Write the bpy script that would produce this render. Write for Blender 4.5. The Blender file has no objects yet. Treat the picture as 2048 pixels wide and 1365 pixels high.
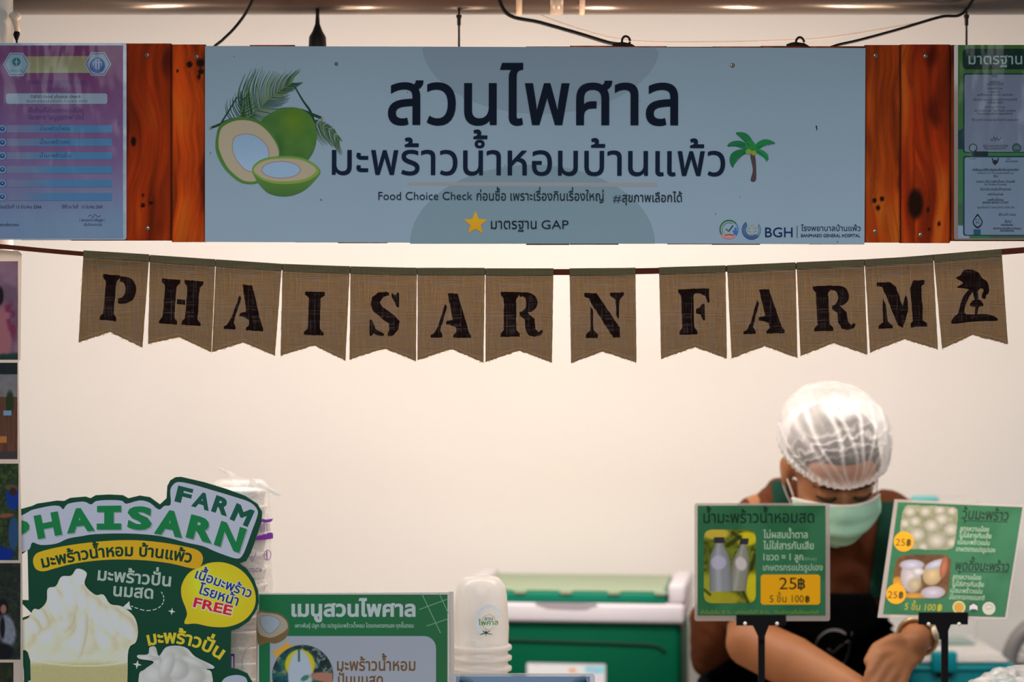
import bpy, bmesh, math, random
import numpy as np
from mathutils import Vector, Matrix
from mathutils.bvhtree import BVHTree
from mathutils.geometry import tessellate_polygon, delaunay_2d_cdt

# ------------------------------------------------------------------ camera, world, lights
scene = bpy.context.scene
COL = scene.collection
F = 85 / 36 * 2048
DC, ZC = 3.67, 1.5
cam_data = bpy.data.cameras.new('camera')
cam_data.lens = 85
cam_data.sensor_width = 36
cam_data.dof.use_dof = True
cam_data.dof.focus_distance = DC
cam_data.dof.aperture_fstop = 2.2
cam = bpy.data.objects.new('camera', cam_data)
cam.location = (0, -DC, ZC)
cam.rotation_euler = (math.radians(90), 0, 0)
COL.objects.link(cam)
scene.camera = cam

world = bpy.data.worlds.new('hall_ambient')
scene.world = world
world.use_nodes = True
bgn = world.node_tree.nodes['Background']
WCOL = (0.15, 0.175, 0.20)
bgn.inputs[0].default_value = (*WCOL, 1)
bgn.inputs[1].default_value = 1.0
scene.view_settings.view_transform = 'Standard'
scene.view_settings.look = 'None'
scene.view_settings.exposure = 0
scene.view_settings.gamma = 1
scene.view_settings.use_curve_mapping = False
LT = np.array([0.55, 0.58, 0.60])          # light that reaches the camera side of the stall


def area(name, loc, rot, sx, sy, power, color):
    l = bpy.data.lights.new(name, 'AREA')
    l.shape = 'RECTANGLE'
    l.size, l.size_y, l.energy, l.color = sx, sy, power, color
    o = bpy.data.objects.new(name, l)
    o.location = loc
    o.rotation_euler = [math.radians(a) for a in rot]
    COL.objects.link(o)
    return o


area('head_top_fill', (0.0, 0.45, 2.2), (0, 0, 0), 2.4, 0.25, 4, (1, 0.86, 0.74))  # unseen lamp added overhead to brighten the top of the head
area('wall_fill', (0.0, 0.24, 1.93), (40, 0, 0), 2.3, 0.05, 15.5, (1, 0.96, 0.92))  # unseen lamp added behind the sign, tilted down to light the wall
area('front_fill', (0, -3.5, 3.2), (64, 0, 0), 3.0, 2.0, 78, (0.96, 1.0, 1.03))  # broad unseen fill added above the camera for the front surfaces

# ------------------------------------------------------------------ helpers


def lin(c):
    c = np.asarray(c, float) / 255.0
    return np.where(c <= 0.04045, c / 12.92, ((c + 0.055) / 1.055) ** 2.4)


def alb(c):
    """paint colour whose look in the stall's dim front light is the sRGB colour c"""
    return np.clip(lin(c) / LT, 0.0, 0.92)


def P(px, py, y=0.0):
    d = y + DC
    return Vector(((px - 1024) * d / F, y, ZC - (py - 682.5) * d / F))


def px_size(y):
    return (y + DC) / F


def tag(o, label=None, cat=None, group=None, kind=None):
    if label: o['label'] = label
    if cat: o['category'] = cat
    if group: o['group'] = group
    if kind: o['kind'] = kind
    return o


def empty(name, loc, label, cat, group=None):
    o = bpy.data.objects.new(name, None)
    o.empty_display_size = 0.05
    o.location = loc
    COL.objects.link(o)
    return tag(o, label, cat, group)


def link(name, me, parent=None, mat=None, label=None):
    o = bpy.data.objects.new(name, me)
    COL.objects.link(o)
    if parent is not None:
        o.parent = parent
        off = Vector((0, 0, 0))
        p = parent
        while p is not None:
            off += p.location
            p = p.parent
        o.matrix_parent_inverse = Matrix.Identity(4)
        o.location = -off
    if mat is not None:
        me.materials.append(mat)
    if label: o['label'] = label
    return o


def from_bm(name, bm, mat, parent=None, smooth=False, label=None):
    me = bpy.data.meshes.new(name)
    bm.normal_update()
    bm.to_mesh(me)
    bm.free()
    if smooth:
        me.polygons.foreach_set('use_smooth', [True] * len(me.polygons))
    return link(name, me, parent, mat, label)


MATS = {}


def mat(name, color, rough=0.6, metal=0.0, spec=0.3, noise=0.0, nscale=20, bump=0.0, bscale=60, trans=0.0,
        coat=0.0, emit=None, alpha=1.0, sss=0.0):
    if name in MATS: return MATS[name]
    m = bpy.data.materials.new(name)
    m.use_nodes = True
    nt = m.node_tree
    b = nt.nodes['Principled BSDF']
    b.inputs['Base Color'].default_value = (*color, 1)
    b.inputs['Roughness'].default_value = rough
    b.inputs['Metallic'].default_value = metal
    b.inputs['Specular IOR Level'].default_value = spec
    b.inputs['Transmission Weight'].default_value = trans
    b.inputs['Coat Weight'].default_value = coat
    b.inputs['Alpha'].default_value = alpha
    if sss:
        b.inputs['Subsurface Weight'].default_value = sss
        b.inputs['Subsurface Radius'].default_value = (0.01, 0.004, 0.002)
    tc = nt.nodes.new('ShaderNodeTexCoord')
    if noise:
        n = nt.nodes.new('ShaderNodeTexNoise')
        n.inputs['Scale'].default_value = nscale
        n.inputs['Detail'].default_value = 4
        nt.links.new(tc.outputs['Object'], n.inputs['Vector'])
        r = nt.nodes.new('ShaderNodeMapRange')
        r.inputs[1].default_value, r.inputs[2].default_value = 0.3, 0.7
        r.inputs[3].default_value, r.inputs[4].default_value = 1 - noise, 1 + noise
        nt.links.new(n.outputs['Fac'], r.inputs[0])
        mx = nt.nodes.new('ShaderNodeVectorMath')
        mx.operation = 'SCALE'
        mx.inputs[0].default_value = color
        nt.links.new(r.outputs[0], mx.inputs['Scale'])
        nt.links.new(mx.outputs[0], b.inputs['Base Color'])
    if bump:
        n = nt.nodes.new('ShaderNodeTexNoise')
        n.inputs['Scale'].default_value = bscale
        n.inputs['Detail'].default_value = 3
        nt.links.new(tc.outputs['Object'], n.inputs['Vector'])
        bp = nt.nodes.new('ShaderNodeBump')
        bp.inputs['Strength'].default_value = bump
        bp.inputs['Distance'].default_value = 0.01
        nt.links.new(n.outputs['Fac'], bp.inputs['Height'])
        nt.links.new(bp.outputs[0], b.inputs['Normal'])
    if emit:
        b.inputs['Emission Color'].default_value = (*emit[0], 1)
        b.inputs['Emission Strength'].default_value = emit[1]
    MATS[name] = m
    return m


def attr_mat(name, rough=0.6, spec=0.2, coat=0.0, bump=0.0, bscale=30, coat_rough=0.15, stretch=(1, 1, 1)):
    if name in MATS: return MATS[name]
    m = mat(name, (0.5, 0.5, 0.5), rough=rough, spec=spec, coat=coat)
    nt = m.node_tree
    b = nt.nodes['Principled BSDF']
    a = nt.nodes.new('ShaderNodeAttribute')
    a.attribute_name = 'Col'
    nt.links.new(a.outputs['Color'], b.inputs['Base Color'])
    b.inputs['Coat Roughness'].default_value = coat_rough
    if bump:
        tc = nt.nodes['Texture Coordinate']
        mp = nt.nodes.new('ShaderNodeMapping')
        mp.inputs['Scale'].default_value = stretch
        nt.links.new(tc.outputs['Object'], mp.inputs[0])
        n = nt.nodes.new('ShaderNodeTexNoise')
        n.inputs['Scale'].default_value = bscale
        n.inputs['Detail'].default_value = 2
        nt.links.new(mp.outputs[0], n.inputs['Vector'])
        bp = nt.nodes.new('ShaderNodeBump')
        bp.inputs['Strength'].default_value = bump
        bp.inputs['Distance'].default_value = 0.02
        nt.links.new(n.outputs['Fac'], bp.inputs['Height'])
        nt.links.new(bp.outputs[0], b.inputs['Normal'])
        if coat: nt.links.new(bp.outputs[0], b.inputs['Coat Normal'])
    return m


PRINT = attr_mat('printed_ink', rough=0.75, spec=0.08)
LAMIN = attr_mat('laminated_print', rough=0.6, spec=0.1, coat=0.35, bump=0.3, bscale=9, coat_rough=0.12, stretch=(2.2, 1, 0.8))
LAMFLAT = attr_mat('flat_laminated_print', rough=0.6, spec=0.1, coat=0.15, bump=0.03, bscale=5, coat_rough=0.2)
WOODM = attr_mat('stained_wood', rough=0.5, spec=0.04, bump=0.05, bscale=160, stretch=(1, 1, 0.15))


def backlit(m, amount, color):
    """thin material that also lets light through from behind"""
    nt = m.node_tree
    b, out = nt.nodes['Principled BSDF'], nt.nodes['Material Output']
    t = nt.nodes.new('ShaderNodeBsdfTranslucent')
    t.inputs[0].default_value = (*color, 1)
    x = nt.nodes.new('ShaderNodeMixShader')
    x.inputs[0].default_value = amount
    nt.links.new(b.outputs[0], x.inputs[1])
    nt.links.new(t.outputs[0], x.inputs[2])
    nt.links.new(x.outputs[0], out.inputs['Surface'])
    return m


# ---- box / tube / lathe
def box(bm, x0, x1, y0, y1, z0, z1, bevel=0.0, seg=2):
    r = bmesh.ops.create_cube(bm, size=1)
    vs = r['verts']
    for v in vs:
        v.co = Vector((x0 + (v.co.x + .5) * (x1 - x0), y0 + (v.co.y + .5) * (y1 - y0), z0 + (v.co.z + .5) * (z1 - z0)))
    if bevel:
        es = list({e for v in vs for e in v.link_edges})
        bmesh.ops.bevel(bm, geom=es, offset=bevel, segments=seg, affect='EDGES', profile=0.5)
    return bm


def box_obj(name, x0, x1, y0, y1, z0, z1, m, parent=None, bevel=0.0, seg=2, smooth=False, label=None):
    bm = bmesh.new()
    box(bm, x0, x1, y0, y1, z0, z1, bevel, seg)
    return from_bm(name, bm, m, parent, smooth, label)


def smooth_path(pts, n=8):
    pts = [Vector(p) for p in pts]
    if len(pts) < 3: return pts
    out = []
    ext = [2 * pts[0] - pts[1]] + pts + [2 * pts[-1] - pts[-2]]
    for i in range(1, len(ext) - 2):
        a, b, c, d = ext[i - 1:i + 3]
        for k in range(n):
            t = k / n
            out.append(0.5 * ((2 * b) + (c - a) * t + (2 * a - 5 * b + 4 * c - d) * t * t + (3 * b - a - 3 * c + d) * t ** 3))
    out.append(pts[-1])
    return out


def tube(bm, pts, r, seg=12, flat=1.0, cap=True):
    """r: number or list; flat squeezes the second axis"""
    pts = [Vector(p) for p in pts]
    n = len(pts)
    rs = r if isinstance(r, (list, tuple)) else [r] * n
    rings = []
    up = None
    for i, p in enumerate(pts):
        t = (pts[min(i + 1, n - 1)] - pts[max(i - 1, 0)]).normalized()
        if up is None:
            up = Vector((0, 1, 0)) if abs(t.y) < 0.9 else Vector((1, 0, 0))
        s = t.cross(up).normalized()
        up2 = s.cross(t).normalized()
        up = up2
        rings.append([bm.verts.new(p + (s * math.cos(a) + up2 * flat * math.sin(a)) * rs[i]) for a in [2 * math.pi * k / seg for k in range(seg)]])
    for a, b in zip(rings, rings[1:]):
        for k in range(seg):
            bm.faces.new((a[k], a[(k + 1) % seg], b[(k + 1) % seg], b[k]))
    if cap:
        bm.faces.new(rings[0][::-1])
        bm.faces.new(rings[-1])
    return bm


def tube_obj(name, pts, r, m, parent=None, seg=12, flat=1.0, label=None):
    bm = bmesh.new()
    tube(bm, pts, r, seg, flat)
    return from_bm(name, bm, m, parent, True, label)


def lathe(bm, c, prof, seg=48, wob=None):
    rings = []
    for j, (r, z) in enumerate(prof):
        ring = []
        for k in range(seg):
            a = 2 * math.pi * k / seg
            rr = r * (1 + (wob(a, z) if wob else 0))
            ring.append(bm.verts.new((c[0] + rr * math.cos(a), c[1] + rr * math.sin(a), c[2] + z)))
        rings.append(ring)
    for a, b in zip(rings, rings[1:]):
        for k in range(seg):
            bm.faces.new((a[k], a[(k + 1) % seg], b[(k + 1) % seg], b[k]))
    return bm


def lathe_obj(name, c, prof, m, parent=None, seg=48, wob=None, label=None):
    bm = bmesh.new()
    lathe(bm, c, prof, seg, wob)
    bmesh.ops.recalc_face_normals(bm, faces=bm.faces)
    return from_bm(name, bm, m, parent, True, label)


# ---- noise for painted wood, pictures
def noise(X, Y, scale, seed=0, octv=3):
    out = 0
    amp, tot = 1.0, 0
    for o in range(octv):
        rs = np.random.RandomState(seed * 17 + o)
        G = rs.rand(64, 64)
        x = X / scale * 2 ** o + 1000
        y = Y / scale * 2 ** o + 1000
        xi, yi = np.floor(x).astype(int), np.floor(y).astype(int)
        fx, fy = x - xi, y - yi
        fx = fx * fx * (3 - 2 * fx)
        fy = fy * fy * (3 - 2 * fy)
        g = lambda i, j: G[i % 64, j % 64]
        out = out + amp * ((g(xi, yi) * (1 - fx) + g(xi + 1, yi) * fx) * (1 - fy) + (g(xi, yi + 1) * (1 - fx) + g(xi + 1, yi + 1) * fx) * fy)
        tot += amp
        amp *= 0.5
    return out / tot


def sst(a, b, x):
    t = np.clip((x - a) / (b - a), 0, 1)
    return t * t * (3 - 2 * t)


def ell(X, Y, cx, cy, rx, ry, rot=0.0, soft=0.15):
    """soft-edged ellipse, 1 inside"""
    c, s = math.cos(math.radians(rot)), math.sin(math.radians(rot))
    u = ((X - cx) * c + (Y - cy) * s) / rx
    v = (-(X - cx) * s + (Y - cy) * c) / ry
    d = np.sqrt(u * u + v * v)
    return 1 - sst(1 - soft, 1 + soft, d), d


def over(img, m, col):
    return img * (1 - m[..., None]) + np.asarray(col, float) * m[..., None] if not isinstance(col, np.ndarray) or col.ndim == 1 \
        else img * (1 - m[..., None]) + col * m[..., None]


def flatimg(X, c):
    return np.zeros(X.shape + (3,)) + np.asarray(c, float)


# ---- glyphs (Blender's built-in typeface, Thai included)
GL = {}
_fc = bpy.data.curves.new('glyph_source', 'FONT')
_fo = bpy.data.objects.new('glyph_source', _fc)
COL.objects.link(_fo)


def _mesh_of(s, off, res):
    _fc.body = s
    _fc.offset = off
    _fc.resolution_u = res
    _fc.fill_mode = 'NONE'
    bpy.context.view_layer.update()
    dg = bpy.context.evaluated_depsgraph_get()
    return bpy.data.meshes.new_from_object(_fo.evaluated_get(dg))


def glyph(ch, off=0.0, res=3):
    """outline of one character, filled where its contours wind round the point"""
    k = (ch, off, res)
    if k in GL: return GL[k]
    m2 = _mesh_of(ch + '|', 0, 2)
    adv = max(v.co.x for v in m2.vertices) - 0.168 if len(m2.vertices) else 0.3
    bpy.data.meshes.remove(m2)
    if ch == ' ':
        GL[k] = (np.zeros((0, 2)), [], adv, np.zeros(0))
        return GL[k]
    me = _mesh_of(ch, off, res)
    n = len(me.vertices)
    co = np.zeros(n * 3)
    me.vertices.foreach_get('co', co)
    co = co.reshape(-1, 3)[:, :2]
    loops, st_ = [], 0
    ed = {tuple(sorted(e.vertices)) for e in me.edges}
    for i in range(n):
        if i == n - 1 or (i, i + 1) not in ed:
            if i - st_ >= 2: loops.append((st_, i + 1))
            st_ = i + 1
    bpy.data.meshes.remove(me)
    if off:
        co = co.copy()
        tot = 0
        for a, b in loops:
            q = co[a:b]
            tot += (q[:, 0] * np.roll(q[:, 1], -1) - np.roll(q[:, 0], -1) * q[:, 1]).sum()
        sg = 1 if tot > 0 else -1
        for a, b in loops:
            q = co[a:b].copy()
            e = np.roll(q, -1, 0) - q
            e /= np.maximum(np.linalg.norm(e, axis=1), 1e-7)[:, None]
            nn = np.stack([e[:, 1], -e[:, 0]], 1) * sg
            m = nn + np.roll(nn, 1, 0)
            l2 = np.maximum((m * m).sum(1), 0.9)
            co[a:b] = q + m * (2 * off / l2)[:, None]
    A, B = [], []
    for a, b in loops:
        for i in range(a, b):
            A.append(i)
            B.append(i + 1 if i + 1 < b else a)
    r = delaunay_2d_cdt([Vector(c) for c in co.tolist()], list(zip(A, B)), [], 0, 1e-6)
    vs = np.array([tuple(v) for v in r[0]])
    a, b = co[A], co[B]
    faces = [f for f in r[2] if len(f) == 3]
    c = np.array([vs[list(f)].mean(0) for f in faces])
    y0, y1 = a[:, 1][None], b[:, 1][None]
    X, Y = c[:, 0:1], c[:, 1:2]
    with np.errstate(divide='ignore', invalid='ignore'):
        cx = a[:, 0][None] + (Y - y0) / (y1 - y0) * (b[:, 0] - a[:, 0])[None]
    w = (((y0 <= Y) & (y1 > Y) & (cx > X)).astype(int) - ((y1 <= Y) & (y0 > Y) & (cx > X)).astype(int)).sum(1)
    out = []
    for f, ww in zip(faces, w):
        if ww == 0: continue
        p = [vs[i] for i in f]
        ar = sum(p[i][0] * p[(i + 1) % 3][1] - p[(i + 1) % 3][0] * p[i][1] for i in range(3))
        if abs(ar) < 1e-10: continue
        out.append(tuple(f) if ar > 0 else tuple(f)[::-1])
    GL[k] = (vs, out, adv, np.zeros(len(vs)))
    return GL[k]


UPV = set('ิีึืั็ํ')
TONE = set('่้๊๋์')
BELOW = set('ุู')


def layout(s, off=0.0, res=3, track=0.0):
    V, Fc, L = [], [], []
    pen, n = 0.0, 0
    base, hasup = ' ', False
    for i, ch in enumerate(s):
        co, fs, adv, lf = glyph(ch, off, res)
        dx = dy = 0.0
        if ch in UPV or ch in TONE:
            if base in 'ปฝฟ': dx -= 0.13
            if ch in TONE:
                if hasup or (i + 1 < len(s) and s[i + 1] == 'ำ'): dy += 0.185
                if i + 1 < len(s) and s[i + 1] == 'ำ': dx += 0.07
            else: hasup = True
            adv = 0
        elif ch in BELOW: adv = 0
        else:
            base, hasup = ch, False
        if len(co):
            V.append(co + [pen + dx, dy])
            Fc += [tuple(a + n for a in f) for f in fs]
            L.append(lf + (i % 3) + (3 if adv == 0 else 0))
            n += len(co)
        pen += adv + (track if adv else 0)
    if not V: return np.zeros((0, 2)), [], pen, np.zeros(0)
    return np.vstack(V), Fc, pen - track, np.concatenate(L)


# ---- flat print on a sheet
class Sheet:
    def __init__(self, p0, normal=(0, -1, 0)):
        self.p0, self.n = Vector(p0), Vector(normal).normalized()
        self.cam = Vector((0, -DC, ZC))

    def arr(self, xy, h):
        """image points -> points on the sheet, h metres proud of it"""
        xy = np.asarray(xy, float).reshape(-1, 2)
        d = np.stack([(xy[:, 0] - 1024) / F, np.ones(len(xy)), -(xy[:, 1] - 682.5) / F], 1)
        nn = np.array(self.n)
        t = (np.array(self.p0 - self.cam) @ nn) / (d @ nn)
        return np.array(self.cam) + d * t[:, None] + nn * np.reshape(h, (-1, 1)) * np.ones((len(xy), 1))

    def pt(self, x, y, h=0.0):
        return Vector(self.arr([(x, y)], h)[0])


def frontal(y): return Sheet((0, y, ZC))


class Print:
    def __init__(self, sheet, h0=0.0002, step=0.000012):
        self.s, self.h, self.step = sheet, h0, step
        self.V, self.Fc, self.C, self.n = [], [], [], 0

    def add(self, xy, faces, col, lift=None, raw=False):
        xy = np.asarray(xy, float).reshape(-1, 2)
        if not len(xy): return self
        self.h += self.step
        h = self.h + (0 if lift is None else lift * 0.000003)
        self.V.append(self.s.arr(xy, h))
        if callable(col): c = np.asarray(col(xy[:, 0], xy[:, 1]), float)
        else:
            c = np.asarray(col, float)
            if c.ndim == 1: c = np.tile(c, (len(xy), 1))
        self.C.append(alb(c))
        self.Fc += [tuple(a + self.n for a in f) for f in faces]
        self.n += len(xy)
        return self

    def poly(self, loops, col):
        if not isinstance(loops[0][0], (list, tuple, np.ndarray)): loops = [loops]
        tris = tessellate_polygon([[Vector((p[0], p[1], 0)) for p in l] for l in loops])
        pts = [p for l in loops for p in l]
        fs = []
        for t in tris:
            a, b, c = [pts[i] for i in t]
            ar = (b[0] - a[0]) * (c[1] - a[1]) - (c[0] - a[0]) * (b[1] - a[1])
            if abs(ar) < 1e-9: continue
            fs.append(tuple(t) if ar < 0 else tuple(t)[::-1])
        return self.add(pts, fs, col)

    def rrect(self, x0, y0, x1, y1, r, col, seg=6):
        return self.poly(rr(x0, y0, x1, y1, r, seg), col)

    def disc(self, cx, cy, rx, ry=None, col=(0, 0, 0), seg=32):
        ry = ry or rx
        return self.poly([(cx + rx * math.cos(2 * math.pi * k / seg), cy + ry * math.sin(2 * math.pi * k / seg)) for k in range(seg)], col)

    def line(self, pts, w, col, closed=False):
        pts = [tuple(p) for p in pts]
        if closed: pts = pts + [pts[0]]
        n = len(pts)
        ws = w if isinstance(w, (list, tuple)) else [w] * n
        L, R = [], []
        for i, p in enumerate(pts):
            a, b = pts[max(i - 1, 0)], pts[min(i + 1, n - 1)]
            if closed and i in (0, n - 1): a, b = pts[n - 2], pts[1]
            dx, dy = b[0] - a[0], b[1] - a[1]
            l = math.hypot(dx, dy) or 1
            nx, ny = -dy / l * ws[i] / 2, dx / l * ws[i] / 2
            L.append((p[0] + nx, p[1] + ny))
            R.append((p[0] - nx, p[1] - ny))
        xy = L + R
        fs = [(i, i + 1, n + i + 1, n + i)[::1] for i in range(n - 1)]
        return self.add(xy, fs, col)

    def arc(self, cx, cy, r, a0, a1, w, col, seg=24, ry=None):
        ry = ry or r
        return self.line([(cx + r * math.cos(math.radians(a0 + (a1 - a0) * k / seg)), cy + ry * math.sin(math.radians(a0 + (a1 - a0) * k / seg))) for k in range(seg + 1)], w, col)

    def text(self, s, x, y, em, col, w=None, off=0.0, ang=0.0, ey=None, align='l', res=3, curve=None, track=0.0):
        """x, y: baseline start; em height in px; w: fit to width; ang: clockwise degrees; curve(t)->(x,y,angle)"""
        V, fs, adv, lf = layout(s, off, res, track)
        if not len(V): return self
        lo, hi = V[:, 0].min(), V[:, 0].max()
        sx = (w / (hi - lo)) if w else em
        X = (V[:, 0] - lo) * sx
        Yv = V[:, 1] * em
        if curve is None:
            if align == 'c': X = X - (hi - lo) * sx / 2
            if align == 'r': X = X - (hi - lo) * sx
            a = math.radians(ang)
            e1 = (math.cos(a), math.sin(a))
            e2 = ey or (math.sin(a), -math.cos(a))
            xy = np.stack([x + X * e1[0] + Yv * e2[0], y + X * e1[1] + Yv * e2[1]], 1)
        else:
            t = X / ((hi - lo) * sx)
            cx, cy, ca = curve(t)
            xy = np.stack([cx + np.sin(ca) * Yv, cy - np.cos(ca) * Yv], 1)
        return self.add(xy, fs, col, lift=lf)

    def letter(self, ch, cx, cy, w, h, rot, col, off=0.0):
        V, fs, adv, lf = layout(ch, off, 3)
        lo, hi = V.min(0), V.max(0)
        U = (V - (lo + hi) / 2) / (hi - lo) * [w, h]
        a = math.radians(rot)
        xy = np.stack([cx + U[:, 0] * math.cos(a) + U[:, 1] * math.sin(a), cy + U[:, 0] * math.sin(a) - U[:, 1] * math.cos(a)], 1)
        return self.add(xy, fs, col, lift=lf)

    def image(self, x0, y0, x1, y1, step, fn, quad=None):
        """painted picture: fn(X, Y) -> colour image, optional mask"""
        nx, ny = max(2, int((x1 - x0) / step) + 1), max(2, int((y1 - y0) / step) + 1)
        X, Y = np.meshgrid(np.linspace(x0, x1, nx), np.linspace(y0, y1, ny))
        r = fn(X, Y)
        img, mask = r if isinstance(r, tuple) else (r, np.ones(X.shape, bool))
        xy = np.stack([X.ravel(), Y.ravel()], 1)
        if quad is not None:
            u = (X.ravel() - x0) / (x1 - x0)
            v = (Y.ravel() - y0) / (y1 - y0)
            q = np.array(quad, float)
            xy = (q[0] * ((1 - u) * (1 - v))[:, None] + q[1] * (u * (1 - v))[:, None] + q[2] * (u * v)[:, None] + q[3] * ((1 - u) * v)[:, None])
        idx = np.arange(nx * ny).reshape(ny, nx)
        q = np.stack([idx[1:, :-1], idx[1:, 1:], idx[:-1, 1:], idx[:-1, :-1]], -1).reshape(-1, 4)
        mk = mask.ravel()
        q = q[mk[q].sum(1) == 4]
        return self.add(xy, [tuple(a) for a in q.tolist()], np.clip(img.reshape(-1, 3), 0, 255))

    def fill(self, pts, col, step=1.5):
        pts = np.asarray(pts, float)
        (x0, y0), (x1, y1) = pts.min(0), pts.max(0)
        return self.image(x0, y0, x1, y1, step, lambda X, Y: (flatimg(X, col), inside(pts, X, Y)))

    def build(self, name, parent, material=None, label=None):
        V = np.vstack(self.V)
        me = bpy.data.meshes.new(name)
        me.from_pydata(V.tolist(), [], self.Fc)
        c = np.ones((len(V), 4))
        c[:, :3] = np.vstack(self.C)
        at = me.color_attributes.new('Col', 'FLOAT_COLOR', 'POINT')
        at.data.foreach_set('color', c.ravel())
        me.update()
        return link(name, me, parent, material or PRINT, label)


def rr(x0, y0, x1, y1, r, seg=6):
    out = []
    for (cx, cy, a0) in ((x1 - r, y0 + r, -90), (x1 - r, y1 - r, 0), (x0 + r, y1 - r, 90), (x0 + r, y0 + r, 180)):
        for k in range(seg + 1):
            a = math.radians(a0 + 90 * k / seg)
            out.append((cx + r * math.cos(a), cy + r * math.sin(a)))
    return out


def slab(name, sheet, outline, thick, m, parent, label=None, bevel=0.0):
    """a board with the outline (image points on the sheet), thickness behind the sheet"""
    bm = bmesh.new()
    pts = sheet.arr(outline, 0.0)
    back = Vector(sheet.n) * -thick
    a = [bm.verts.new(p) for p in pts]
    f = bm.faces.new(a)
    b = [bm.verts.new(Vector(p) + back) for p in pts]
    bm.faces.new(b[::-1])
    n = len(a)
    for i in range(n):
        bm.faces.new((a[i], b[i], b[(i + 1) % n], a[(i + 1) % n]))
    bmesh.ops.recalc_face_normals(bm, faces=bm.faces)
    bmesh.ops.triangulate(bm, faces=[x for x in bm.faces if len(x.verts) > 4])
    return from_bm(name, bm, m, parent, False, label)


def Z(pts, ox, oy, s): return [(ox + x / s, oy + y / s) for x, y in pts]


def smooth2(pts, n=6, closed=True):
    pts = [np.array(p, float) for p in pts]
    N = len(pts)
    out = []
    for i in range(N if closed else N - 1):
        a, b, c, d = (pts[(i + k) % N] if closed else pts[min(max(i + k, 0), N - 1)] for k in (-1, 0, 1, 2))
        for k in range(n):
            t = k / n
            out.append(tuple(0.5 * (2 * b + (c - a) * t + (2 * a - 5 * b + 4 * c - d) * t * t + (3 * b - a - 3 * c + d) * t ** 3)))
    if not closed: out.append(tuple(pts[-1]))
    return out


#@@STRUCTURE
# ------------------------------------------------------------------ structure
COUNTER_Z, TABLE_Z, WALL_Y = 0.86, 0.70, 1.24
wall_m = mat('painted_plaster', (0.86, 0.81, 0.76), rough=0.85, spec=0.1, noise=0.02, nscale=2.5, bump=0.03, bscale=40)
tag(box_obj('wall_back', -2.6, 2.6, WALL_Y, WALL_Y + 0.08, 0, 2.9, wall_m), kind='structure')
tag(box_obj('floor', -3, 3, -4.2, WALL_Y + 0.08, -0.05, 0, mat('grey_floor', (0.22, 0.21, 0.2), 0.5, noise=0.08, nscale=8)), kind='structure')
steel = mat('brushed_steel', (0.13, 0.105, 0.09), rough=0.22, metal=0.35, spec=0.6, bump=0.01)
wood_dark = mat('dark_batten', (0.16, 0.055, 0.02), 0.6, noise=0.2, nscale=30)
white_plastic = mat('white_plastic', (0.82, 0.80, 0.78), 0.35, spec=0.4)
black_plastic = mat('black_plastic', (0.006, 0.006, 0.007), 0.5, spec=0.12)

# pole along the top of the stall, with straps
pole = empty('canopy_pole', P(1024, -6, 0.22), 'long dull steel pipe running across the top above the planks', 'pole')
zc = P(0, -10, 0.22).z
tube_obj('pipe', [(-1.35, 0.22, zc), (1.35, 0.22, zc)], 0.0318, steel, pole, seg=40)
strap_m = mat('tan_tape', (0.55, 0.42, 0.33), 0.7)
for x0, x1 in ((1032, 1044), (1100, 1126), (1158, 1169)):
    a, b = P(x0, 0, 0.22).x, P(x1, 0, 0.22).x
    tube_obj('tape_band', [(a, 0.22, zc), (b, 0.22, zc)], 0.0324, strap_m if x0 != 1100 else mat('clear_tape', (0.36, 0.30, 0.25), 0.25), pole, seg=40)

# unseen sheet added above the stall to block part of the front light
light_blocker = empty('light_blocker', (0, 0.4, 2.26), 'dark flat sheet added out of view above the pipe to block light', 'light_blocker')
box_obj('blocker_sheet', -2.2, 2.2, -0.74, WALL_Y, 2.25, 2.27, mat('blocker_cloth', (0.10, 0.09, 0.085), 0.9), light_blocker)

# counter, back table
ct = empty('front_counter', (0, 0.3, 0), 'long stall counter carrying the price boards, menu and cups', 'counter')
cm = mat('counter_laminate', (0.35, 0.26, 0.19), 0.45, noise=0.1, nscale=6)
box_obj('counter_top', -0.775, 0.905, -0.12, 0.60, COUNTER_Z - 0.03, COUNTER_Z, cm, ct, bevel=0.003)
box_obj('front_panel', -0.77, 0.90, -0.09, -0.07, 0, COUNTER_Z - 0.03, mat('counter_panel', (0.5, 0.42, 0.33), 0.6, noise=0.1), ct)
for sx in (-0.77, 0.88):
    box_obj('side_panel', sx, sx + 0.02, -0.07, 0.55, 0, COUNTER_Z - 0.03, cm, ct)
tm = mat('table_top', (0.45, 0.42, 0.38), 0.5, noise=0.06)
for x0, x1, lab in ((-0.35, 0.346, 'low table against the wall carrying the green ice box'), (0.725, 1.35, 'low table against the wall carrying the teal ice box')):
    tb = empty('back_table', ((x0 + x1) / 2, 1.03, 0), lab, 'table')
    box_obj('table_top', x0, x1, 0.84, 1.22, TABLE_Z - 0.03, TABLE_Z, tm, tb, bevel=0.003)
    for x in (x0 + .03, x1 - .065):
        for y in (0.86, 1.17):
            box_obj('leg', x, x + 0.035, y, y + 0.035, 0, TABLE_Z - 0.03, steel, tb)

#@@PLANKS
# ------------------------------------------------------------------ plank backing
PY = 0.006
bk = empty('plank_backing', P(1024, 290, PY), 'reddish brown row of upright wooden boards carrying the signs across the stall', 'wooden backing')


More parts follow.
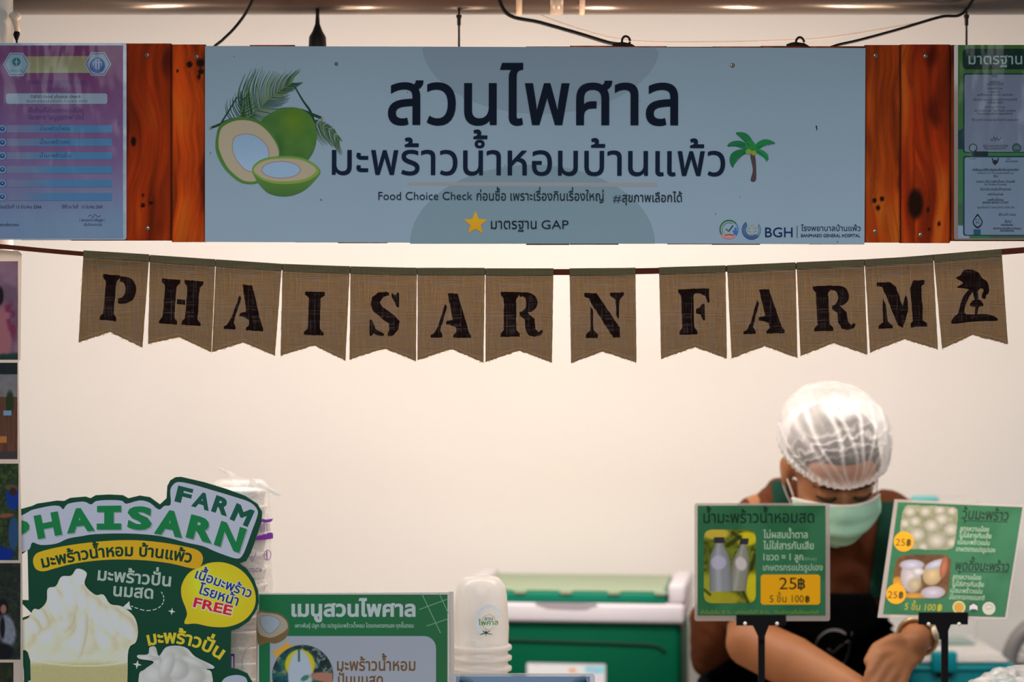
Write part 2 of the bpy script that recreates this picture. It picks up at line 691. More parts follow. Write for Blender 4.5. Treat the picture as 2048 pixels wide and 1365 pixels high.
def plank(x0, x1, yt, yb, seed, knots=(), tone=(112, 44, 12), thick=0.014, step=2.0, dy=0.0):
    nx, ny = max(2, int((x1 - x0) / step) + 1), max(2, int((yb - yt) / (step * 1.6)) + 1)
    X, Y = np.meshgrid(np.linspace(x0, x1, nx), np.linspace(yt, yb, ny))
    wx = (noise(X, Y, 130, seed + 5, 2) - .5) * 46
    kd = np.zeros(X.shape)
    for (kx, ky, rx, ry) in knots:
        d = np.sqrt(((X - kx) / rx) ** 2 + ((Y - ky) / ry) ** 2)
        kd = np.maximum(kd, 1 - sst(0.6, 1.15, d))
        wx = wx + np.sign(X - kx) * np.exp(-d * d / 5) * rx * -1.1
    g = noise(X + wx, Y * 0.05, 7, seed, 3)
    g2 = noise(X + wx, Y * 0.12, 26, seed + 3, 2)
    b = noise(X, Y * 0.5, 60, seed + 9, 2)
    img = flatimg(X, tone) * (0.40 + 0.5 * g[..., None] + 0.85 * g2[..., None])
    light = sst(.5, .8, g2 * .55 + b * .45)
    img = over(img, light * 0.6, (156, 88, 24))
    dark = sst(0.55, 0.85, noise(X + wx, Y * 0.3, 34, seed + 31, 3))
    img = over(img, dark * 0.75, (50, 10, 3))
    fine = sst(0.62, 0.75, noise(X + wx * 1.4, Y * 0.04, 3, seed + 13, 2))
    img = over(img, fine * 0.16, (60, 14, 3))
    img = over(img, kd, (26, 9, 4))
    e = np.minimum(X - x0, x1 - X)
    img = over(img, (1 - sst(0, 3.5, e)) * 0.6, (28, 8, 3))
    s = frontal(PY + dy)
    V = s.arr(np.stack([X.ravel(), Y.ravel()], 1), 0.0)
    idx = np.arange(nx * ny).reshape(ny, nx)
    fs = np.stack([idx[1:, :-1], idx[1:, 1:], idx[:-1, 1:], idx[:-1, :-1]], -1).reshape(-1, 4).tolist()
    # rim and back
    rim = np.concatenate([idx[0, :], idx[1:, -1], idx[-1, -2::-1], idx[-2:0:-1, 0]])
    n0 = len(V)
    Vb = V[rim] + [0, thick, 0]
    m = len(rim)
    for i in range(m):
        j = (i + 1) % m
        fs.append([int(rim[i]), int(rim[j]), n0 + j, n0 + i])
    fs.append([n0 + i for i in range(m)])
    V = np.vstack([V, Vb])
    c = np.ones((len(V), 4))
    a = alb(np.clip(img.reshape(-1, 3), 0, 255))
    c[:n0, :3] = a
    c[n0:, :3] = a[rim] * 0.9
    me = bpy.data.meshes.new('plank')
    me.from_pydata(V.tolist(), [], fs)
    at = me.color_attributes.new('Col', 'FLOAT_COLOR', 'POINT')
    at.data.foreach_set('color', c.ravel())
    me.update()
    return link('plank', me, bk, WOODM)


plank(250, 342.5, 87, 481, 1, knots=((267, 283, 6, 11), (286, 411, 5, 5), (302, 406, 5, 5), (286, 391, 3, 4)), tone=(112, 34, 6))
plank(343.5, 411, 89, 484, 24, knots=((379, 129, 7, 7), (401, 126, 9, 10), (402, 143, 7, 7), (398, 154, 4, 6), (355, 142, 3, 4)), tone=(134, 46, 8))
plank(1730, 1800, 90, 485, 13, knots=((1749, 401, 5, 6), (1764, 398, 5, 6), (1756, 416, 5, 6)), tone=(120, 44, 8))
plank(1801, 1900, 89, 486, 41, knots=((1831, 408, 17, 34), (1858, 459, 3, 4), (1878, 448, 4, 5), (1856, 420, 3, 6)), tone=(118, 34, 6))
plank(1901.5, 1992, 90, 482, 19, tone=(120, 48, 14))
rnd = random.Random(4)
xx = 411
tops = [92, 90, 94, 93, 93.5, 95, 94, 93, 91.5, 92.5, 93.5, 93, 92, 92.5, 91]
i = 0
while xx < 1728:
    w = min(rnd.uniform(84, 101), 1729 - xx)
    if 1729 - (xx + w) < 40: w = 1729 - xx
    t = tops[i % len(tops)] + xx * 0
    plank(xx + 0.8, xx + w - 0.3, t, 484 + rnd.uniform(-1, 3) + (3 if xx > 900 else 0), 60 + i, step=7)
    xx += w
    i += 1
for x0, x1, yt, yb in ((-60, 40, 88, 476), (41, 140, 87.5, 480), (141, 249, 88.5, 481), (1993, 2100, 91, 482)):
    plank(x0, x1, yt, yb, 90 + int(x0) % 7, step=6)
for yy in (140, 420):
    a, b = P(-70, yy - 22, PY), P(2110, yy + 22, PY)
    box_obj('batten', a.x, b.x, PY + 0.0142, PY + 0.034, b.z, a.z, wood_dark, bk)
steel_s = mat('screw_steel', (0.55, 0.5, 0.42), 0.3, metal=0.9)
slot_m = mat('screw_slot', (0.02, 0.02, 0.02), 0.8)


def screw(px, py, y, parent, r=4.6):
    p = P(px, py, y)
    q = r * px_size(0)
    bm = bmesh.new()
    prof = [(0.0001, -0.0012), (q * 0.7, -0.001), (q, -0.0002), (q, 0.0006)]
    rings = []
    for rad, dz in prof:
        rings.append([bm.verts.new((p.x + rad * math.cos(2 * math.pi * k / 16), p.y + dz, p.z + rad * math.sin(2 * math.pi * k / 16))) for k in range(16)])
    for a, b in zip(rings, rings[1:]):
        for k in range(16): bm.faces.new((a[k], b[k], b[(k + 1) % 16], a[(k + 1) % 16]))
    bmesh.ops.recalc_face_normals(bm, faces=bm.faces)
    o = from_bm('screw', bm, steel_s, parent, True)
    bm = bmesh.new()
    for a in (0.5, 0.5 + math.pi / 2):
        c, s = math.cos(a), math.sin(a)
        w = q * 0.13
        vs = [bm.verts.new((p.x + u * c * q * .62 - v * s * w, p.y - 0.00135, p.z + u * s * q * .62 + v * c * w)) for u, v in ((-1, -1), (1, -1), (1, 1), (-1, 1))]
        bm.faces.new(vs)
    from_bm('screw_slot', bm, slot_m, o)
    return o


for a, b in ((294, 110), (393, 113), (295, 457), (1751, 111), (1851, 112), (1750, 463), (1841, 470)):
    screw(a, b, PY, bk)

# uprights that carry the backing and the pipe
pm = mat('white_post_paint', (0.80, 0.78, 0.74), 0.45, bump=0.05, bscale=12)
for nm, cx in (('left', -58), ('right', 2250)):
    x = P(cx + 40 if nm == 'left' else cx, 0, 0.12).x
    up = empty('upright_post', (x, 0.12, 0), 'white upright post at the %s end of the plank backing' % nm, 'post')
    bm = bmesh.new()
    tube(bm, [(x, 0.12, 0), (x, 0.12, 2.248)], 0.034, 28)
    from_bm('post_tube', bm, pm, up, True)
    # ties: pale tape knot and dark cord
    if nm == 'left':
        q = P(33, 38, 0.12)
        bm = bmesh.new()
        tube(bm, smooth_path([P(24, 30, .10), P(30, 36, .095), P(37, 30, .1)]), 0.006, 8)
        tube(bm, smooth_path([P(28, 38, .10), P(32, 48, .095), P(34, 62, .1)]), [0.005] * 17, 8)
        from_bm('tape_knot', bm, mat('cream_tape', (0.8, 0.68, 0.52), 0.6), up, True)
        bm = bmesh.new()
        tube(bm, smooth_path([P(34, 60, .1), P(33, 72, .098), P(34, 92, .1)]), [0.0016 + 0.0036 * math.sin(math.pi * min(1, k / 12)) for k in range(17)], 10)
        from_bm('dark_tie', bm, black_plastic, up, True)
    box_obj('bracket', x - 0.05, x + 0.05, PY + 0.0345, 0.094, P(0, 300, .0).z - .03, P(0, 300, .0).z + .03, steel, up)
    box_obj('pipe_bracket', x - 0.02, x + 0.02, 0.145, 0.20, zc - .02, zc + .02, steel, up)

#@@SIGN
# ------------------------------------------------------------------ main sign
SY = -0.001
S = frontal(SY)
sign = empty('shop_sign', P(1070, 290, SY), 'wide pale blue printed board with coconuts and large dark Thai lettering', 'sign board')
sm = mat('sign_board', tuple(alb((121, 141, 156))), 0.55, spec=0.25, noise=0.025, nscale=4, bump=0.02, bscale=400)
slab('board', S, [(410, 92), (1731, 96), (1729, 489), (410, 484)], 0.004, sm, sign)
p = Print(S)
up_c = (108, 122, 134)
p.poly([(852, 94)] + [(1082 + 238 * math.cos(math.radians(a)), 88 + 140 * math.sin(math.radians(a))) for a in range(176, 3, -6)] + [(1312, 96)], (115, 132, 146))
lo = [(1065 + 245 * math.cos(math.radians(a)), 488 - 158 * math.sin(math.radians(a)) * (1 if 1 else 0)) for a in range(180, -1, -5)]
p.poly(lo, (107, 129, 139))
p.poly([(817, 364), (1315, 366), (1315, 374), (817, 371)], (132, 133, 138))
for (a, b, r) in ((563, 191, 1.6), (468, 113, 1.2), (642, 400, 2.2), (421, 306, 1.5), (1480, 394, 1.1), (1431, 428, 1.4), (1280, 202, 1.0), (1010, 332, 1.3), (1675, 484, 1.6), (815, 185, 1.3)):
    p.disc(a, b, r, r, (84, 98, 108), 8)
p.poly([(1631, 252), (1634, 251), (1635, 260), (1633, 261)], (38, 48, 58))
p.build('printed_background', sign)

NAVY = (13, 22, 36)
p = Print(S, h0=0.0022)
p.text('สวนไพศาล', 776, 248, 146, NAVY, w=580, off=0.012, ang=0.1)
p.text('มะพร้าวน้ำหอมบ้านแพ้ว', 664, 349, 88, (16, 28, 44), w=786, off=0.006, ang=0.2)
p.text('Food Choice Check', 757, 400, 23.5, (30, 38, 50), w=188, off=-0.004)
p.text('ก่อนซื้อ เพราะเรื่องกินเรื่องใหญ่', 953, 401, 26, (30, 38, 50), w=254, off=0.004, ang=0.1)
p.text('#', 1226, 404, 22, (50, 60, 72), w=16)
p.text('สุขภาพเลือกได้', 1244, 404, 25, (30, 38, 50), w=120, off=0.006)
p.text('มาตรฐาน', 982, 458, 29, (24, 32, 44), w=91, off=0.002)
p.text('GAP', 1083, 458, 25, (24, 32, 44), w=54, off=-.005)
p.build('lettering', sign, label='dark navy lettering')

# coconuts, fronds, palm
G1, G2, G3 = (36, 66, 52), (64, 92, 50), (92, 118, 62)
p = Print(S, h0=0.0007, step=0.000003)
ZS = 1466 / 290


def q5(pts): return Z(pts, 410, 130, ZS)


def frond(stem, n, l0, l1, side_fn, cols, wid, rs):
    st = smooth2(q5(stem), 10, closed=False)
    N = len(st)
    for k in range(n):
        t = k / (n - 1)
        i = min(N - 2, int(t * (N - 1)))
        a = np.array(st[i])
        d = np.array(st[i + 1]) - a
        d /= np.linalg.norm(d)
        for sgn in (-1, 1):
            nrm = np.array([-d[1], d[0]]) * sgn
            L = l0 + (l1 - l0) * t
            L *= side_fn(t, sgn) * rs.uniform(.85, 1.1)
            e = d * (0.4 + 0.8 * t) + nrm * (1.0 - 0.4 * t)
            e /= np.linalg.norm(e)
            mid = a + e * L * 0.55 + nrm * L * 0.06
            tip = a + e * L + d * L * 0.22 + np.array([0, L * 0.10 if sgn > 0 else 0])
            c = cols[rs.randint(len(cols))]
            pts = smooth2([a, mid, tip], 5, closed=False)
            ws = [wid * (1 - (j / (len(pts) - 1)) ** 1.6) + 0.25 for j in range(len(pts))]
            p.line(pts, ws, c)
    p.line(st, 1.6, (92, 104, 70))


rs = np.random.RandomState(3)
GC = [(30, 62, 52), (36, 72, 52), (50, 80, 48), (74, 98, 54), (88, 108, 62)]
frond([(380, 560), (480, 500), (600, 390), (740, 270), (880, 180)], 46, 60, 26, lambda t, s: (1.0 if s > 0 else 1.15) * (0.8 + math.sin(math.pi * min(1, t + .3)) * .35) * (1.15 if s < 0 else .9), GC, 1.7, rs)
frond([(300, 600), (350, 520), (380, 430), (390, 350)], 12, 50, 20, lambda t, s: 0.9, [(26, 56, 50), (34, 66, 52)], 1.6, rs)
frond([(1090, 600), (1180, 610), (1280, 665), (1360, 760)], 26, 34, 20, lambda t, s: (0.35 if s < 0 else 1.25), GC, 1.2, rs)


def twig(pts, w, c): p.line(smooth2(q5(pts), 6, closed=False), w, c)


twig([(325, 325), (250, 450), (170, 580), (130, 680)], [2 + 1.4 * k / 18 for k in range(19)], (27, 52, 44))
twig([(50, 640), (140, 605), (210, 570), (290, 545)], 4.2, (31, 55, 43))
twig([(910, 222), (990, 360), (1060, 460), (1105, 580)], [2.2 + 3 * k / 18 for k in range(19)], (27, 52, 44))
twig([(970, 455), (1060, 490), (1185, 540)], 5.2, (31, 56, 45))
p.disc(*q5([(58, 640)])[0], 2.6, 3, (112, 112, 84), 12)
p.disc(*q5([(1183, 542)])[0], 2.4, 3, (128, 120, 76), 12)

cg = lambda cx, cy, r, a, b: (lambda X, Y: np.array(a) + (np.array(b) - np.array(a)) * np.clip(np.hypot(X - cx, Y - cy) / r, 0, 1)[:, None])
whole = smooth2(q5([(560, 590), (700, 470), (850, 430), (980, 450), (1080, 530), (1130, 680), (1110, 840), (1040, 960), (900, 1040), (700, 1000), (600, 850)]), 6)


def whole_fn(X, Y):
    cx, cy = 580, 285
    a, b = np.array([62, 104, 34.]), np.array([60, 92, 46.])
    img = np.zeros(X.shape + (3,)) + np.array([66, 103, 47.])
    n = noise(X, Y, 22, 3)
    m = np.exp(-(((X - 588) / 22) ** 2 + ((Y - 240) / 30) ** 2))
    img = over(img, m * 0.75, (84, 108, 30))
    img = over(img, sst(30, 66, np.hypot(X - 600, Y - 255)) * 0.5, (58, 92, 50))
    img = img * (0.93 + 0.14 * n[..., None])
    m2 = np.exp(-(((X - 555) / 14) ** 2 + ((Y - 295) / 30) ** 2))
    return over(img, m2 * .5, (36, 70, 38))


def inside(poly, X, Y):
    poly = np.asarray(poly)
    r = np.zeros(X.shape, bool)
    n = len(poly)
    for i in range(n):
        x1, y1 = poly[i]
        x2, y2 = poly[(i + 1) % n]
        if y1 == y2: continue
        c = ((y1 > Y) != (y2 > Y)) & (X < (x2 - x1) * (Y - y1) / (y2 - y1) + x1)
        r ^= c
    return r


p.poly(whole, (60, 95, 46))
p.image(520, 212, 636, 340, 1.4, lambda X, Y: (whole_fn(X, Y), inside(whole, X, Y)))
p.step = 0.000012
o1 = smooth2(q5([(170, 590), (300, 535), (430, 530), (560, 570), (680, 680), (750, 830), (745, 960), (640, 1100), (540, 1190), (430, 1203), (330, 1170), (200, 1050), (120, 900), (108, 780), (130, 660)]), 6)
p.poly(o1, lambda X, Y: np.array([68, 106, 52]) + (np.clip((Y - 300) / 60, -1, 1) * 8)[:, None] * np.array([0.3, 1, 0.2]))
i1 = smooth2(q5([(185, 620), (300, 565), (430, 560), (550, 600), (660, 700), (740, 840), (735, 950), (620, 1100), (530, 1170), (440, 1182), (350, 1150), (230, 1040), (150, 880), (135, 780), (150, 680)]), 6)
p.poly(i1, (118, 132, 66))
i1b = [(a * 0.985 + 496 * 0.015, b * 0.985 + 305 * 0.015) for a, b in i1]
p.poly(i1b, (152, 142, 122))
c1 = smooth2(q5([(290, 740), (370, 700), (470, 700), (560, 745), (630, 820), (650, 920), (600, 1080), (470, 1085), (390, 1050), (310, 950), (275, 850)]), 6)
p.poly(c1, (132, 112, 108))
c1b = [(a * 0.955 + 501 * 0.045, b * 0.955 + 305 * 0.045) for a, b in c1]
p.poly(c1b, lambda X, Y: np.array([128, 154, 178]) + ((Y - 300) / 40 * 6)[:, None])
# lower half
h1 = smooth2(q5([(475, 1060), (520, 990), (620, 940), (800, 922), (960, 935), (1080, 985), (1168, 1075), (1100, 1180), (1000, 1270), (880, 1320), (760, 1328), (640, 1295), (560, 1220), (510, 1150)]), 6)
p.poly(h1, lambda X, Y: np.array([76, 112, 56]) + np.clip((Y - 360) / 30, -1, 1)[:, None] * np.array([-14, -16, -8]))
h2 = smooth2(q5([(482, 1065), (530, 1000), (620, 955), (800, 938), (960, 950), (1070, 995), (1155, 1075), (1080, 1150), (950, 1195), (760, 1205), (620, 1180), (530, 1130)]), 6)
p.poly(h2, (112, 136, 58))
h3 = smooth2(q5([(495, 1065), (540, 1005), (640, 962), (800, 948), (950, 960), (1060, 1000), (1125, 1065), (1060, 1130), (940, 1168), (760, 1178), (620, 1158), (540, 1115)]), 6)
p.poly(h3, (152, 142, 122))
ce = q5([(770, 1062)])[0]
p.disc(ce[0], ce[1], 39.5, 17.6, (132, 112, 108), 36)
p.disc(ce[0], ce[1], 37.6, 15.9, (128, 154, 178), 36)
p.build('coconut_picture', sign, label='printed green coconuts with palm fronds')

p = Print(S, h0=0.001)
ZP = 2048 / 700


def q3(pts): return Z(pts, 1050, 80, ZP)


p.poly(smooth2(q3([(1318, 675), (1345, 680), (1352, 750), (1350, 822), (1320, 823), (1333, 760)]), 4), (70, 56, 58))
for leaf, c in (([(1235, 542), (1290, 545), (1325, 580), (1335, 625), (1305, 640), (1290, 600), (1262, 570)], (30, 100, 62)),
                ([(1183, 622), (1205, 598), (1250, 590), (1290, 605), (1300, 640), (1270, 635), (1225, 622)], (32, 96, 62)),
                ([(1462, 605), (1430, 585), (1390, 584), (1350, 610), (1335, 650), (1370, 640), (1410, 612)], (30, 108, 60)),
                ([(1215, 748), (1197, 710), (1205, 670), (1240, 645), (1290, 640), (1300, 660), (1250, 690), (1228, 720)], (28, 96, 58)),
                ([(1415, 712), (1424, 680), (1405, 655), (1370, 640), (1340, 650), (1370, 672), (1398, 690)], (34, 112, 66)),
                ([(1290, 600), (1330, 590), (1350, 625), (1340, 655), (1300, 650)], (36, 112, 58))):
    p.poly(smooth2(q3(leaf), 4), c)
for k in range(9):
    for (ax, ay, bx, by, sgn) in ((1235, 548, 1315, 620, 1), (1190, 620, 1290, 610, 1), (1455, 603, 1350, 628, 1), (1210, 735, 1285, 650, 1), (1418, 700, 1350, 650, -1)):
        t = k / 9
        x, y = ax + (bx - ax) * t, ay + (by - ay) * t
        (u, v), = q3([(x, y)])
        p.poly([(u, v), (u + 3, v - 0.6), (u + 0.8, v + 3.2 * sgn)], (26, 84, 54))
p.disc(*q3([(1308, 655)])[0], 6, 5.2, (112, 132, 60), 14)
p.disc(*q3([(1338, 662)])[0], 5.4, 5, (116, 130, 56), 14)
p.build('palm_picture', sign, label='small printed green palm tree')

p = Print(S, h0=0.001)
star = [(951 + (25 if k % 2 == 0 else 11) * math.sin(math.pi * k / 5), 447 - (25 if k % 2 == 0 else 11) * math.cos(math.pi * k / 5)) for k in range(10)]
p.poly(star, lambda X, Y: np.array([196, 142, 34]) + ((Y - 447) / 25 * -10)[:, None])
p.build('star_mark', sign, label='printed yellow star')
p = Print(S, h0=0.001)
p.arc(1458, 459, 18, 60, 320, 2.4, (46, 88, 44))
p.arc(1458, 459, 18, -40, 60, 2.4, (70, 112, 160))
p.arc(1458, 459, 13.5, 150, 300, 1.6, (80, 120, 100))
p.poly(smooth2([(1443, 470), (1458, 468), (1472, 471), (1466, 477), (1456, 478), (1447, 476)], 4), (172, 118, 120))
p.line([(1449, 471), (1458, 469.5), (1468, 471)], 1.6, (90, 40, 36))
p.line([(1452, 458), (1457, 463), (1466, 451)], 2.4, (24, 74, 46))
p.disc(1471, 458, 2.6, 2.6, (44, 92, 160), 12)
p.poly([(1465, 461), (1476, 462), (1473, 471), (1468, 469)], (44, 92, 160))
for r, a0, a1, w in ((18.5, 40, 235, 1.9), (15.5, 40, 232, 1.8), (12.5, 45, 225, 1.7), (18, -40, 40, 0.9), (15, -35, 40, 0.8)):
    p.arc(1503, 460, r, a0, a1, w, (34, 66, 118))
cr = []
for k in range(4):
    a = math.pi / 2 * k
    for (u, v) in ((9, -3), (9, 3), (3.2, 3.2)):
        cr.append((1504 + u * math.cos(a) - v * math.sin(a), 459.5 + u * math.sin(a) + v * math.cos(a)))
p.line(cr, 1.3, (150, 136, 96), closed=True)
p.text('BGH', 1530, 474.5, 28, (20, 36, 76), w=55, off=0.004)
p.line([(1594, 452), (1594, 476)], 1.2, (40, 52, 80))
p.text('โรงพยาบาลบ้านแพ้ว', 1602, 462, 15.5, (34, 48, 78), w=119, off=0.008)
p.text('BANPHAEO GENERAL HOSPITAL', 1602, 474.5, 9, (26, 40, 70), w=118, off=0.012)
p.build('sponsor_logos', sign, label='small round emblems and hospital lettering')
screw(1465, 131, SY - 0.0003, sign, 5)
screw(673, 128, SY - 0.0003, sign, 4.2)

#@@CERT
# ------------------------------------------------------------------ left certificate
CS = frontal(-0.001)
cert = empty('laminated_certificate', P(110, 283, 0), 'laminated pink and blue certificate on the planks at top left', 'certificate')
film = mat('laminate_edge', tuple(alb((128, 140, 158))), 0.25, spec=0.5, coat=0.5, bump=0.3, bscale=18)
slab('laminate_sheet', CS, rr(-42, 86, 253, 480, 5, 4), 0.0012, film, cert)
p = Print(CS, h0=0.0004)


def cert_bg(X, Y):
    t = np.clip((Y - 93) / 385, 0, 1)
    a, b, c = np.array([92, 44, 84.]), np.array([98, 72, 112.]), np.array([96, 118, 144.])
    img = np.where((t < .55)[..., None], a + (b - a) * sst(0, .55, t)[..., None], b + (c - b) * sst(.5, .95, t)[..., None])
    n = noise(X, Y, 60, 5)
    img = over(img, sst(.45, .9, n) * 0.18 + 0 * X, (120, 120, 140))
    u = np.clip((150 - X) / 200, 0, 1)
    return over(img, u * 0.25, (76, 86, 124))


p.image(-38, 91, 246, 477, 4, cert_bg)
p.poly([(30, 113), (192, 112), (192, 146), (30, 146)], lambda X, Y: np.array([118, 112, 84]) + ((Y - 113) / 33 * 14)[:, None] * np.array([0.2, 1, 1]))
for (cx, cy, lc, dc) in ((33, 129, (44, 84, 98), (14, 84, 92)), (196, 128, (66, 32, 72), (20, 60, 118))):
    hx = lambda r: [(cx + r * math.cos(math.radians(a)), cy + r * math.sin(math.radians(a))) for a in range(0, 360, 60)]
    p.poly(hx(27), (126, 134, 156))
    p.poly(hx(24.5), lc)
    p.poly(hx(23), (108, 132, 148))
    if cx < 100:
        p.disc(33, 124, 8.5, 8.5, dc, 20)
        p.line([(33, 117), (33, 131)], 1.5, (120, 150, 160))
        p.arc(33, 121, 4, 20, 160, 1.2, (120, 150, 160))
        p.text('กรมอนามัย', 33, 144, 8, (40, 90, 100), w=26, align='c')
    else:
        p.disc(195, 131, 15.5, 15.5, dc, 26)
        p.disc(195, 128, 9.5, 11, (118, 134, 158), 20)
        for dx in (-6, 0, 6):
            p.poly([(195 + dx - 1.6, 138), (195 + dx + 1.6, 138), (195 + dx + 1, 126), (195 + dx - 1, 126)], dc)
            p.disc(195 + dx, 122, 1.6, 1.6, dc, 8)
for s_, x, y, w in (('กรมอนามัย กระทรวงสาธารณสุข', 113, 168, 117), ('ขอมอบให้', 113, 183, 44)):
    p.text(s_, x, y, 12.5, (56, 46, 100), w=w, align='c', off=0.006, res=2)
p.rrect(12, 187, 215, 208, 5, (116, 132, 150))
p.text('ตลาด food choice check', 112, 196.5, 10.5, (28, 34, 48), w=101, align='c', off=0.008, res=2)
p.text('ประเภท อาหารและเครื่องดื่ม ร้านอาหาร จังหวัด', 114, 205, 7.5, (40, 46, 60), w=122, align='c', res=2)
p.text('เป็นร้านที่ใส่ใจสุขภาพผู้บริโภค', 112, 225, 12.5, (54, 44, 98), w=110, align='c', off=0.004, res=2)
p.text('มีรายการ "เมนูชูสุขภาพ" ดังนี้', 113, 239, 12.5, (50, 48, 98), w=110, align='c', off=0.004, res=2)
for k, y in enumerate((258, 285, 312, 339.5, 367, 394)):
    p.image(14, y - 7.5, 224, y + 7.5, 7, lambda X, Y: over(flatimg(X, (94, 100, 128)), sst(14, 130, X) * 0.9, (58, 104, 142)))
    if k < 3:
        p.text(('น้ำมะพร้าวน้ำหอม', 'น้ำมะพร้าวสด', 'น้ำมะพร้าวปั่น')[k], 80, y + 3, 10.5, (34, 48, 88), w=(60, 60, 62)[k], res=2)
    p.disc(5, y, 9, 9, (56, 92, 130), 20)
    p.disc(5, y, 7.6, 7.6, (104, 122, 150), 20)
    p.disc(5, y, 5, 5, (22, 60, 104), 16)
    p.disc(5, y - 1, 1.8, 2.4, (104, 122, 150), 8)
p.text('ตั้งแต่วันที่ 13 มีนาคม 2566', -4, 417, 9, (34, 36, 62), w=87, res=2)
p.text('ใช้ได้ ณ วันที่   13 มีนาคม 2569', 124, 417, 9, (34, 36, 62), w=81, res=2)
p.text('สแกนเพื่อตรวจสอบ', 0, 452.5, 8, (34, 40, 62), w=38, res=2)
p.line(smooth2([(176, 434), (182, 430), (186, 436), (190, 429), (196, 434), (202, 431)], 4, False), 0.9, (40, 52, 96))
p.text('( นพ.สมชาย เจริญสุข )', 184, 443, 8, (34, 36, 62), w=50, align='c', res=2)
p.text('อธิบดีกรมอนามัย', 186, 452, 8, (50, 58, 90), w=36, align='c', res=2)
p.build('printed_page', cert, LAMIN)

# ------------------------------------------------------------------ right poster
rp = empty('certificate_poster', P(1990, 283, 0), 'green poster with two white framed certificates at top right', 'poster')
RS = frontal(-0.001)
slab('laminate_sheet', RS, rr(1908, 90, 2108, 480, 4, 4), 0.0012, mat('clear_film', (0.32, 0.22, 0.20), 0.2, spec=0.5, coat=0.6), rp)
p = Print(RS, h0=0.0004)


def rp_bg(X, Y):
    img = flatimg(X, (48, 84, 34))
    t = np.clip((Y - 90) / 380, 0, 1)
    img = over(img, sst(0.2, .6, t) * 0.8, (44, 96, 58))
    m = (Y > 262 + (X - 1916) * -0.5) & (Y < 300)
    img = over(img, m * 1.0, (18, 44, 50))
    m = (Y > 405) & (Y < 449 + (X - 1916) * 0.4)
    img = over(img, m * (0.6 + 0.4 * np.sin((X + Y) * 1.1)), (54, 66, 62))
    return over(img, (Y > 450) * (X < 1940) * 1.0, (112, 130, 150))


p.image(1916, 90, 2102, 477, 3, rp_bg)
p.rrect(1925, 97.5, 2100, 139, 9, (4, 32, 26))
p.text('มาตรฐานสวน', 1937, 128.5, 30, (112, 134, 134), w=158, off=0.012)
for y0, y1 in ((146.5, 306), (312, 472)):
    p.rrect(1926, y0, 2098, y1, 5, (8, 48, 54))
    p.rrect(1929, y0 + 3, 2095, y1 - 2, 4, (92, 102, 120) if y0 < 200 else (96, 112, 132))
p.poly([(1943, 303), (1976, 303), (1976, 313), (1943, 313)], (10, 30, 38))
p.poly([(1981, 149), (1997, 149), (1993, 155), (1985, 155)], (48, 76, 84))
docs = [(166, 22, 'หนังสือรับรอง'), (170.5, 34, 'การปฏิบัติทางการเกษตรที่ดี'), (179, 30, 'แปลงมะพร้าวน้ำหอม'), (186, 20, 'นายสวน ใจดี'),
        (192, 72, 'เลขที่รับรอง กษ 03-9001-34567-890'), (201.5, 88, 'ได้รับการรับรองมาตรฐานการปฏิบัติทางการเกษตรที่ดี'), (207.5, 32, 'สำหรับพืช มะพร้าว'),
        (216.5, 40, 'พื้นที่ปลูก 5 ไร่ 2 งาน'), (223.5, 82, 'หมู่ 4 ตำบลบ้านแพ้ว อำเภอบ้านแพ้ว สมุทรสาคร'), (229.5, 70, 'ตามมาตรฐานสินค้าเกษตรแห่งชาติ'),
        (242, 94, 'ให้ไว้ ณ วันที่ 13 มีนาคม 2566 ถึงวันที่ 12 มีนาคม 2569')]
for y, w, s_ in docs:
    p.text(s_, 1990, y, 6, (34, 42, 56), w=w, align='c', res=1, off=0.012)
p.line(smooth2([(1981, 277), (1984, 282), (1988, 274), (1990, 282), (1994, 275), (1997, 281), (2003, 274)], 4, False), 1.2, (26, 34, 50))
p.text('ผู้อำนวยการสำนักวิจัย', 1991, 294, 6, (34, 42, 56), w=50, align='c', res=1, off=0.01)
p.text('พัฒนาการเกษตรเขตที่ 5', 1991, 299, 6, (34, 42, 56), w=44, align='c', res=1, off=0.01)
p.disc(1946, 296, 8.5, 8.5, (16, 36, 48), 22)
p.disc(1946, 296, 6.6, 6.6, (92, 106, 124), 22)
p.line([(1949, 300), (1954, 305)], 2, (16, 36, 48))
p.disc(2033, 296, 9.5, 9.5, (44, 66, 72), 22)
p.arc(2033, 298, 5, 180, 360, 1.2, (96, 116, 124))
p.arc(2033, 299, 2.4, 180, 360, 1.2, (96, 116, 124))
em = [(1983, 316), (1986, 317), (1986, 322), (1990, 319), (1994, 322), (1995, 317), (1998, 316), (1996, 325), (1993, 328), (1990, 331), (1987, 328), (1985, 325)]
p.poly(em, (28, 30, 44))
p.text('PC 0001', 1945, 319.5, 5, (40, 50, 64), w=11, align='c', res=1)
p.text('เลขที่', 2013, 319.5, 5, (40, 50, 64), w=8, res=1)
p.text('SMG 00000000', 2011, 325, 5.5, (30, 40, 56), w=25, res=1, off=0.01)
docs = [(342, 92, 'หนังสืออนุญาตให้ใช้ตราสัญลักษณ์สิ่งบ่งชี้ทางภูมิศาสตร์ไทย', .02), (348, 72, 'Permission for Use of Thai Geographical Indication Logo', .0), (355, 9, 'ให้ไว้แก่', .01),
        (365.5, 78, 'นายสวน ใจดี มะพร้าวน้ำหอม บ้านแพ้ว', .015), (371, 44, 'for Product Coconut', .01), (381, 62, 'ได้รับการขึ้นทะเบียนสิ่งบ่งชี้ทางภูมิศาสตร์', .01), (391, 32, 'มะพร้าวน้ำหอมบ้านแพ้ว', .01),
        (402, 32, 'มะพร้าวน้ำหอม', .02), (407.5, 52, 'BANPHAEO AROMATIC COCONUT', .02), (417, 74, 'อนุญาตตั้งแต่วันที่ 13 มีนาคม 2566 ถึง 12 มีนาคม 2568', .0)]
